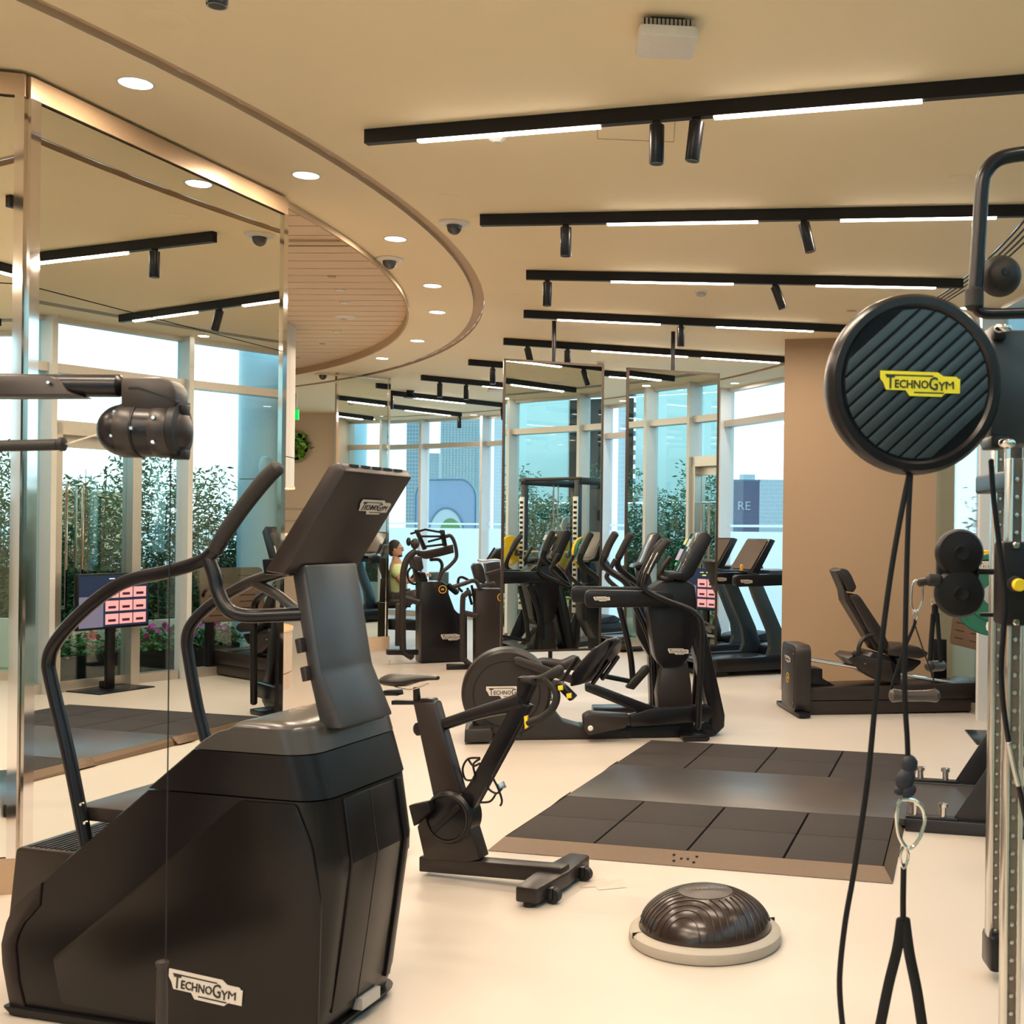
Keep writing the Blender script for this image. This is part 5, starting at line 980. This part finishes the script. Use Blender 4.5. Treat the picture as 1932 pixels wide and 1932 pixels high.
# ---------------------------------------------------------------- chest machine
q = fl(795, 1252); CM = Frame((q.x, q.y), 26); cm = thing('chest_press', 'tall black chest press machine with looping arms in front of the frosted windows', 'chest press', CM)
cb = PR_(CM, [(795,1251),(882,1247),(882,1160),(866,1158),(858,1150),(847,1120),(843,1103),(836,1097),(795,1097)], .0, .32, 'weight_cabinet', BLK, cm, .014)
def oring(fr, px, py, w, r, par): q = fr.p(px, py, w-.003); MB().lathe([(r*.82, -.004), (r, -.004), (r, .002), (r*.82, .002)], q, ax='y', n=32, closed=True).obj('orange_ring', ORG, par); MB().box(q+Vector((-r*.35, -.004, -r*.2)), q+Vector((r*.35, 0, r*.2))).obj('ring_mark', ORG, par, 0)
oring(CM, 835, 1112, 0, .052, cb); badge_on(cm, CM, 832, 1209, 872, 1207, 0, -.006)
TB(CM, [(778,1240),(766,1232),(760,1218),(760,1110),(762,1075),(770,1052),(784,1040)], -.02, .032, 'main_frame', GRY, cm, 6, 12, 1.3); TB(CM, [(760,1128),(790,1136)], .0, .040, 'cross_member', GRY, cm, 0)
PR_(CM, [(731,1226),(790,1226),(790,1236),(731,1236)], -.05, .05, 'floor_foot', BLK, cm, .008); MB().lathe([(.012, 0), (.012, .05)], CM.p(735, 1240, 0).xy.to_3d(), n=10).obj('foot_screw', CHR, cm)
PR_(CM, [(786,1038),(800,1040),(830,1034),(855,1027),(857,1043),(830,1050),(805,1055),(792,1052)], .10, .20, 'pivot_beam', BRN, cm, .008)
TB(CM, [(842,1012),(850,1011),(857,1022),(861,1040),(860,1054),(848,1068),(834,1080),(828,1095)], .0, .024, 'press_arm', BRN, cm); TB(CM, [(812,1056),(828,1056),(834,1066),(832,1080)], .3, .022, 'press_arm', BRN, cm)
for pts in ([(775,1007),(802,999),(836,1005)], [(790,1012),(838,1012)], [(808,1022),(838,1014)], [(804,1031),(838,1027)]): TB(CM, pts, .1, .014, 'linkage_bar', BLK, cm, 0, 8)
PR_(CM, [(832,1000),(839,1000),(844,1030),(838,1031)], .06, .14, 'linkage_plate', BLK, cm, .004); PR_(CM, [(784,1000),(790,999),(806,1035),(800,1038)], .06, .14, 'linkage_plate', BLK, cm, .004)
MB().ell(CM.p(783, 1026, .0), (.055, .05, .068)).obj('head_pad', LEA, cm); MB().ell(CM.p(771, 1022, .25), (.03, .05, .055)).obj('head_pad', LEA, cm)
PR_(CM, [(778,1050),(796,1050),(800,1072),(795,1078),(786,1074)], -.05, .28, 'backrest', LEA, cm, .014); PR_(CM, [(790,1079),(802,1080),(808,1097),(794,1097)], .05, .2, 'seat_post', BLK, cm, .006)
PR_(CM, [(777,1048),(785,1050),(790,1097),(784,1097)], .08, .16, 'back_frame', BRN, cm, .004)
TB(CM, [(778,1068),(770,1078),(770,1092),(778,1101),(788,1102)], .3, .014, 'foot_lever', BLK, cm); TB(CM, [(846,1105),(862,1118)], .15, .040, 'roller_pad', BLK, cm, 0)
# ---------------------------------------------------------------- abdominal machine
q = fl(898, 1262); AM = Frame((q.x, q.y), 16); am = thing('abdominal_machine', 'black abdominal crunch machine with a narrow cabinet left of the first pole mirror', 'abdominal machine', AM)
cb = PR_(AM, [(897,1111),(948,1111),(948,1258),(897,1260)], .0, .30, 'weight_cabinet', BRN, am, .012); oring(AM, 946, 1127, 0, .05, cb)
TB(AM, [(888,1255),(878,1246),(873,1232),(873,1135),(878,1122),(886,1116)], -.02, .027, 'main_frame', GRY, am, 6, 12, 1.2); TB(AM, [(874,1156),(900,1162)], 0, .034, 'cross_member', GRY, am, 0)
PR_(AM, [(843,1254),(898,1254),(898,1266),(843,1266)], -.05, .05, 'floor_foot', BLK, am, .008)
PR_(AM, [(892,1070),(897,1063),(908,1063),(913,1072),(918,1096),(914,1102),(900,1098)], .0, .28, 'chest_pad', LEA, am, .014, .02)
TB(AM, [(856,1107),(876,1101),(890,1096),(899,1098),(905,1110)], -.05, .026, 'lever_arm', BRN, am); TB(AM, [(888,1097),(872,1089),(865,1093),(865,1108),(872,1116)], .15, .016, 'lever_arm', BLK, am); TB(AM, [(905,1106),(932,1101)], -.03, .026, 'hand_grip', BRN, am, 0); TB(AM, [(917,1083),(946,1075)], .3, .018, 'hand_grip', BRN, am, 0)
for pts in ([(882,1110),(890,1140)], [(890,1105),(898,1150)], [(885,1125),(896,1118)]): TB(AM, pts, .1, .016, 'linkage_bar', BLK, am, 0, 8)
# ---------------------------------------------------------------- recumbent bike behind it
q = fl(925, 1238); RB = Frame((q.x, q.y), 20); rb_ = thing('recumbent_bike', 'small dark exercise bike console and handlebar behind the abdominal machine', 'exercise bike', RB)
PR_(RB, [(926,1056),(940,1036),(950,1034),(952,1056)], .0, .34, 'console', BLK, rb_, .006); TB(RB, [(902,1057),(915,1058),(935,1056),(950,1060)], -.1, .015, 'handlebar', STL, rb_); TB(RB, [(919,1056),(933,1034)], .0, .014, 'hand_grip', BLK, rb_, 0)
PR_(RB, [(918,1063),(944,1060),(948,1110),(926,1110)], .05, .30, 'housing', BRN, rb_, .01); PR_(RB, [(922,1108),(950,1108),(955,1240),(915,1240)], .05, .30, 'lower_housing', BLK, rb_, .01)
# ---------------------------------------------------------------- machine the man sits at
q = fl(747, 1228); SM = Frame((q.x, q.y), 10); sm_ = thing('seated_machine', 'dark seated exercise machine behind the chest press where the man sits', 'exercise machine', SM)
PR_(SM, [(746,1140),(756,1140),(757,1219),(745,1219)], .0, .35, 'weight_cabinet', GRY, sm_, .01); PR_(SM, [(732,1168),(790,1170),(790,1190),(732,1188)], .35, .75, 'seat_base', BLK, sm_, .01)
PR_(SM, [(734,1130),(775,1132),(778,1142),(734,1142)], .42, .78, 'seat', LEA, sm_, .02); PR_(SM, [(722,1075),(731,1075),(737,1130),(728,1132)], .42, .78, 'backrest', LEA, sm_, .02)
PR_(SM, [(806,1083),(845,1083),(844,1240),(808,1240)], 1.0, 1.3, 'front_cabinet', mat('teal_black', (.02, .06, .08), .35), sm_, .01, wt=.35)
TB(SM, [(776,1090),(790,1075),(800,1090)], .6, .015, 'lever', BLK, sm_)
# ---------------------------------------------------------------- kiosk with a touch screen (seen in the left mirror)
p = pol(15.42, 2.85); ka = math.radians(-96); kk = thing('screen_kiosk', 'black stand with a large touch screen showing pink workout pictures, by the glass door', 'screen kiosk', loc=(p.x, p.y, 0), rz=ka)
MB().box((-.34, -.24, 0), (.34, .24, .012), .003).obj('base_plate', BLK, kk); MB().box((-.045, .0, .012), (.045, .05, .75), .004).obj('post', BLK, kk); MB().box((-.10, .06, .012), (.02, .16, .08), .01).obj('cable_box', BLK2, kk)
sc2 = MB().box((-.44, -.03, .63), (.44, .02, 1.20), .01).obj('screen_housing', BLK2, kk)
def em(n, c, s=.9): return mat(n, c, .3, emit=c, es=s, var=0)
def uix(x0, z0, x1, z1, nm, m, t=.0): x0, x1 = 1-x1, 1-x0; MB().box((-.42+x0*.84, -.0335-t, .655+z0*.52), (-.42+x1*.84, -.030, .655+z1*.52)).obj(nm, m, sc2, 0)
uix(0, 0, 1, 1, 'display', em('ui_navy', (.010, .022, .06), .6)); uix(0, 0, .34, .60, 'side_menu', em('ui_slate', (.13, .13, .22), .7), .001)
for i in range(3):
    for j in range(3): uix(.37+i*.205, .04+j*.26, .56+i*.205, .245+j*.26, 'picture_tile', em('ui_pink', (.80, .36, .40), .6), .001); uix(.41+i*.205, .09+j*.26, .52+i*.205, .14+j*.26, 'picture_figure', em('ui_dark', (.05, .01, .03), .5), .002)
for i in range(4): uix(.42+i*.13, .93, .50+i*.13, .95, 'menu_word', em('ui_white', (.6, .7, .85), .8), .001)
uix(.47, .85, .55, .88, 'menu_tab', em('ui_yellow', (.8, .7, .05), .8), .001); uix(.94, .92, .99, .955, 'menu_tab', em('ui_yellow', (.8, .7, .05), .8), .001)
# ---------------------------------------------------------------- round mirror with a plant on the far wall
q = at(556, 842, 21.53); rm = thing('round_mirror', 'round framed wall niche with a trailing plant on the far beige wall', 'wall decoration', loc=q)
MB().lathe([(.26, -.05), (.30, -.05), (.30, .05), (.26, .05)], ax='y', n=40, closed=True).obj('round_frame', mat('rattan', (.42, .30, .22), .6), rm); MB().lathe([(.001, .03), (.26, .03)], ax='y', n=40).obj('backing', WHT, rm)
o = link('plant', leafmesh(160, lambda r, n: np.stack([r.normal(.08, .10, n), r.uniform(-.16, -.03, n), r.normal(.0, .10, n)], 1), .16, .035), rm); o.data.materials.append(mat('plant_leaf', (.16, .34, .03), .5, var=.4, scale=9)); o['kind'] = 'stuff'
# ---------------------------------------------------------------- the man
SK = mat('skin', (.50, .27, .17), .55, var=.05); SHIRT = mat('lime_shirt', (.62, .72, .34), .8, bump=.2); SHORT = mat('dark_shorts', (.05, .04, .045), .8); HAIR = mat('black_hair', (.012, .010, .010), .6)
PY = 17.1
def skin(name, nodes, edges, rad, m, par, lvl=2):
    me = bpy.data.meshes.new(name); me.from_pydata([tuple(n) for n in nodes], edges, []); o = bpy.data.objects.new(name, me); COL.objects.link(o)
    md = o.modifiers.new('s', 'SKIN'); md.use_smooth_shade = True
    for i, r in enumerate(rad): me.skin_vertices[0].data[i].radius = (r if isinstance(r, tuple) else (r, r))
    me.skin_vertices[0].data[0].use_root = True
    sb = o.modifiers.new('b', 'SUBSURF'); sb.levels = lvl; sb.render_levels = lvl
    dg = bpy.context.evaluated_depsgraph_get(); bpy.context.view_layer.update(); nm = bpy.data.meshes.new_from_object(o.evaluated_get(bpy.context.evaluated_depsgraph_get())); bpy.data.objects.remove(o)
    nm.materials.clear(); nm.materials.append(m); nm.shade_smooth(); return link(name, nm, par)
hip = at(750, 1128, PY); pm = thing('person', 'seated man with dark hair and glasses in a lime shirt behind the chest press', 'person', loc=(hip.x, hip.y, 0))
hz = hip.z; V = lambda x, y, z: (x, y, z)
N = [V(0,0,hz), V(-.02,0,hz+.16), V(.0,0,hz+.36), V(-.0,0,hz+.47), V(-.03,0,hz+.56), V(-.04,0,hz+.62),
 V(.0,-.17,hz+.42), V(.12,-.22,hz+.22), V(.27,-.18,hz+.30), V(.34,-.16,hz+.33),
 V(.0,.17,hz+.42), V(.13,.22,hz+.22), V(.28,.16,hz+.30), V(.34,.14,hz+.33),
 V(.02,-.10,hz), V(.42,-.14,hz+.06), V(.46,-.14,hz-.34), V(.58,-.14,hz-.38), V(.02,.10,hz), V(.42,.14,hz+.06), V(.46,.14,hz-.34), V(.58,.14,hz-.38)]
N = [(x*1.0, y, z) for x, y, z in N]
Eg = [(0,1),(1,2),(2,3),(3,4),(4,5),(3,6),(6,7),(7,8),(8,9),(3,10),(10,11),(11,12),(12,13),(0,14),(14,15),(15,16),(16,17),(0,18),(18,19),(19,20),(20,21)]
Rd = [.13,.12,.135,.09,.055,.055,.065,.045,.035,.028,.065,.045,.035,.028,.09,.065,.045,.04,.09,.065,.045,.04]
skin('body', N, Eg, Rd, SK, pm)
skin('shirt', [V(-.0,0,hz-.02), V(-.02,0,hz+.16), V(.0,0,hz+.36), V(0,0,hz+.48), V(0,-.18,hz+.42), V(.07,-.215,hz+.30), V(0,.18,hz+.42), V(.07,.215,hz+.30)], [(0,1),(1,2),(2,3),(2,4),(4,5),(2,6),(6,7)], [(.165,.17),(.158,.165),(.165,.19),.085,.10,.085,.10,.085], SHIRT, pm)
skin('shorts', [V(0,0,hz-.02), V(.02,-.10,hz-.01), V(.34,-.14,hz+.05), V(.02,.10,hz-.01), V(.34,.14,hz+.05)], [(0,1),(1,2),(0,3),(3,4)], [.14,.105,.09,.105,.09], SHORT, pm)
hc = Vector((-.03, 0, hz+.71)); b = MB(); b.ell(hc, (.093, .075, .115), 24, 18); b.ell(hc+Vector((.03, 0, -.06)), (.06, .055, .055)); b.ell(hc+Vector((.098, 0, -.01)), (.018, .014, .026), 10, 8); b.ell(hc+Vector((.088, 0, -.062)), (.012, .024, .008), 10, 8); b.ell(hc+Vector((-.005, -.076, -.01)), (.016, .008, .030), 10, 8); b.ell(hc+Vector((-.005, .076, -.01)), (.016, .008, .030), 10, 8); b.obj('head', SK, pm, 80)
b = MB(); b.ell(hc+Vector((-.022, 0, .028)), (.098, .083, .108), 24, 18); b.ell(hc+Vector((-.055, 0, -.03)), (.06, .07, .08)); b.ell(hc+Vector((.06, 0, -.098)), (.035, .045, .022)); b.obj('hair', HAIR, pm, 80)
for y in (-.03, .03): MB().lathe([(.020, -.002), (.023, -.002), (.023, .002), (.020, .002)], hc+Vector((.098, y, .008)), ax='x', n=16, closed=True).obj('glasses', BLK2, pm)
for y in (-.078, .078): MB().tube([hc+Vector((.098, y*.66, .01)), hc+Vector((-.0, y, .012))], .002, 6).obj('glasses_arm', BLK2, pm)
for sg in (-1, 1):
    w0 = Vector((.34, sg*.15, hz+.33)); b = MB(); b.ell(w0+Vector((.035, 0, .01)), (.045, .038, .018), 12, 8)
    for k in range(4): y = (k-1.5)*.018; l = (.045, .055, .052, .04)[k]; b.tube([w0+Vector((.065, y, .015)), w0+Vector((.065+l*.7, y, .010)), w0+Vector((.065+l*.8, y, -.020))], .0085, 8, 3)
    b.tube([w0+Vector((.02, -sg*.035, .01)), w0+Vector((.05, -sg*.055, -.005)), w0+Vector((.075, -sg*.05, -.015))], .0095, 8, 3); b.obj('hand', SK, pm, 80)
    b = MB(); b.ell(Vector((.54, sg*.14, hz-.40)), (.13, .045, .045), 14, 10); b.obj('shoe', WHT, pm, 80)
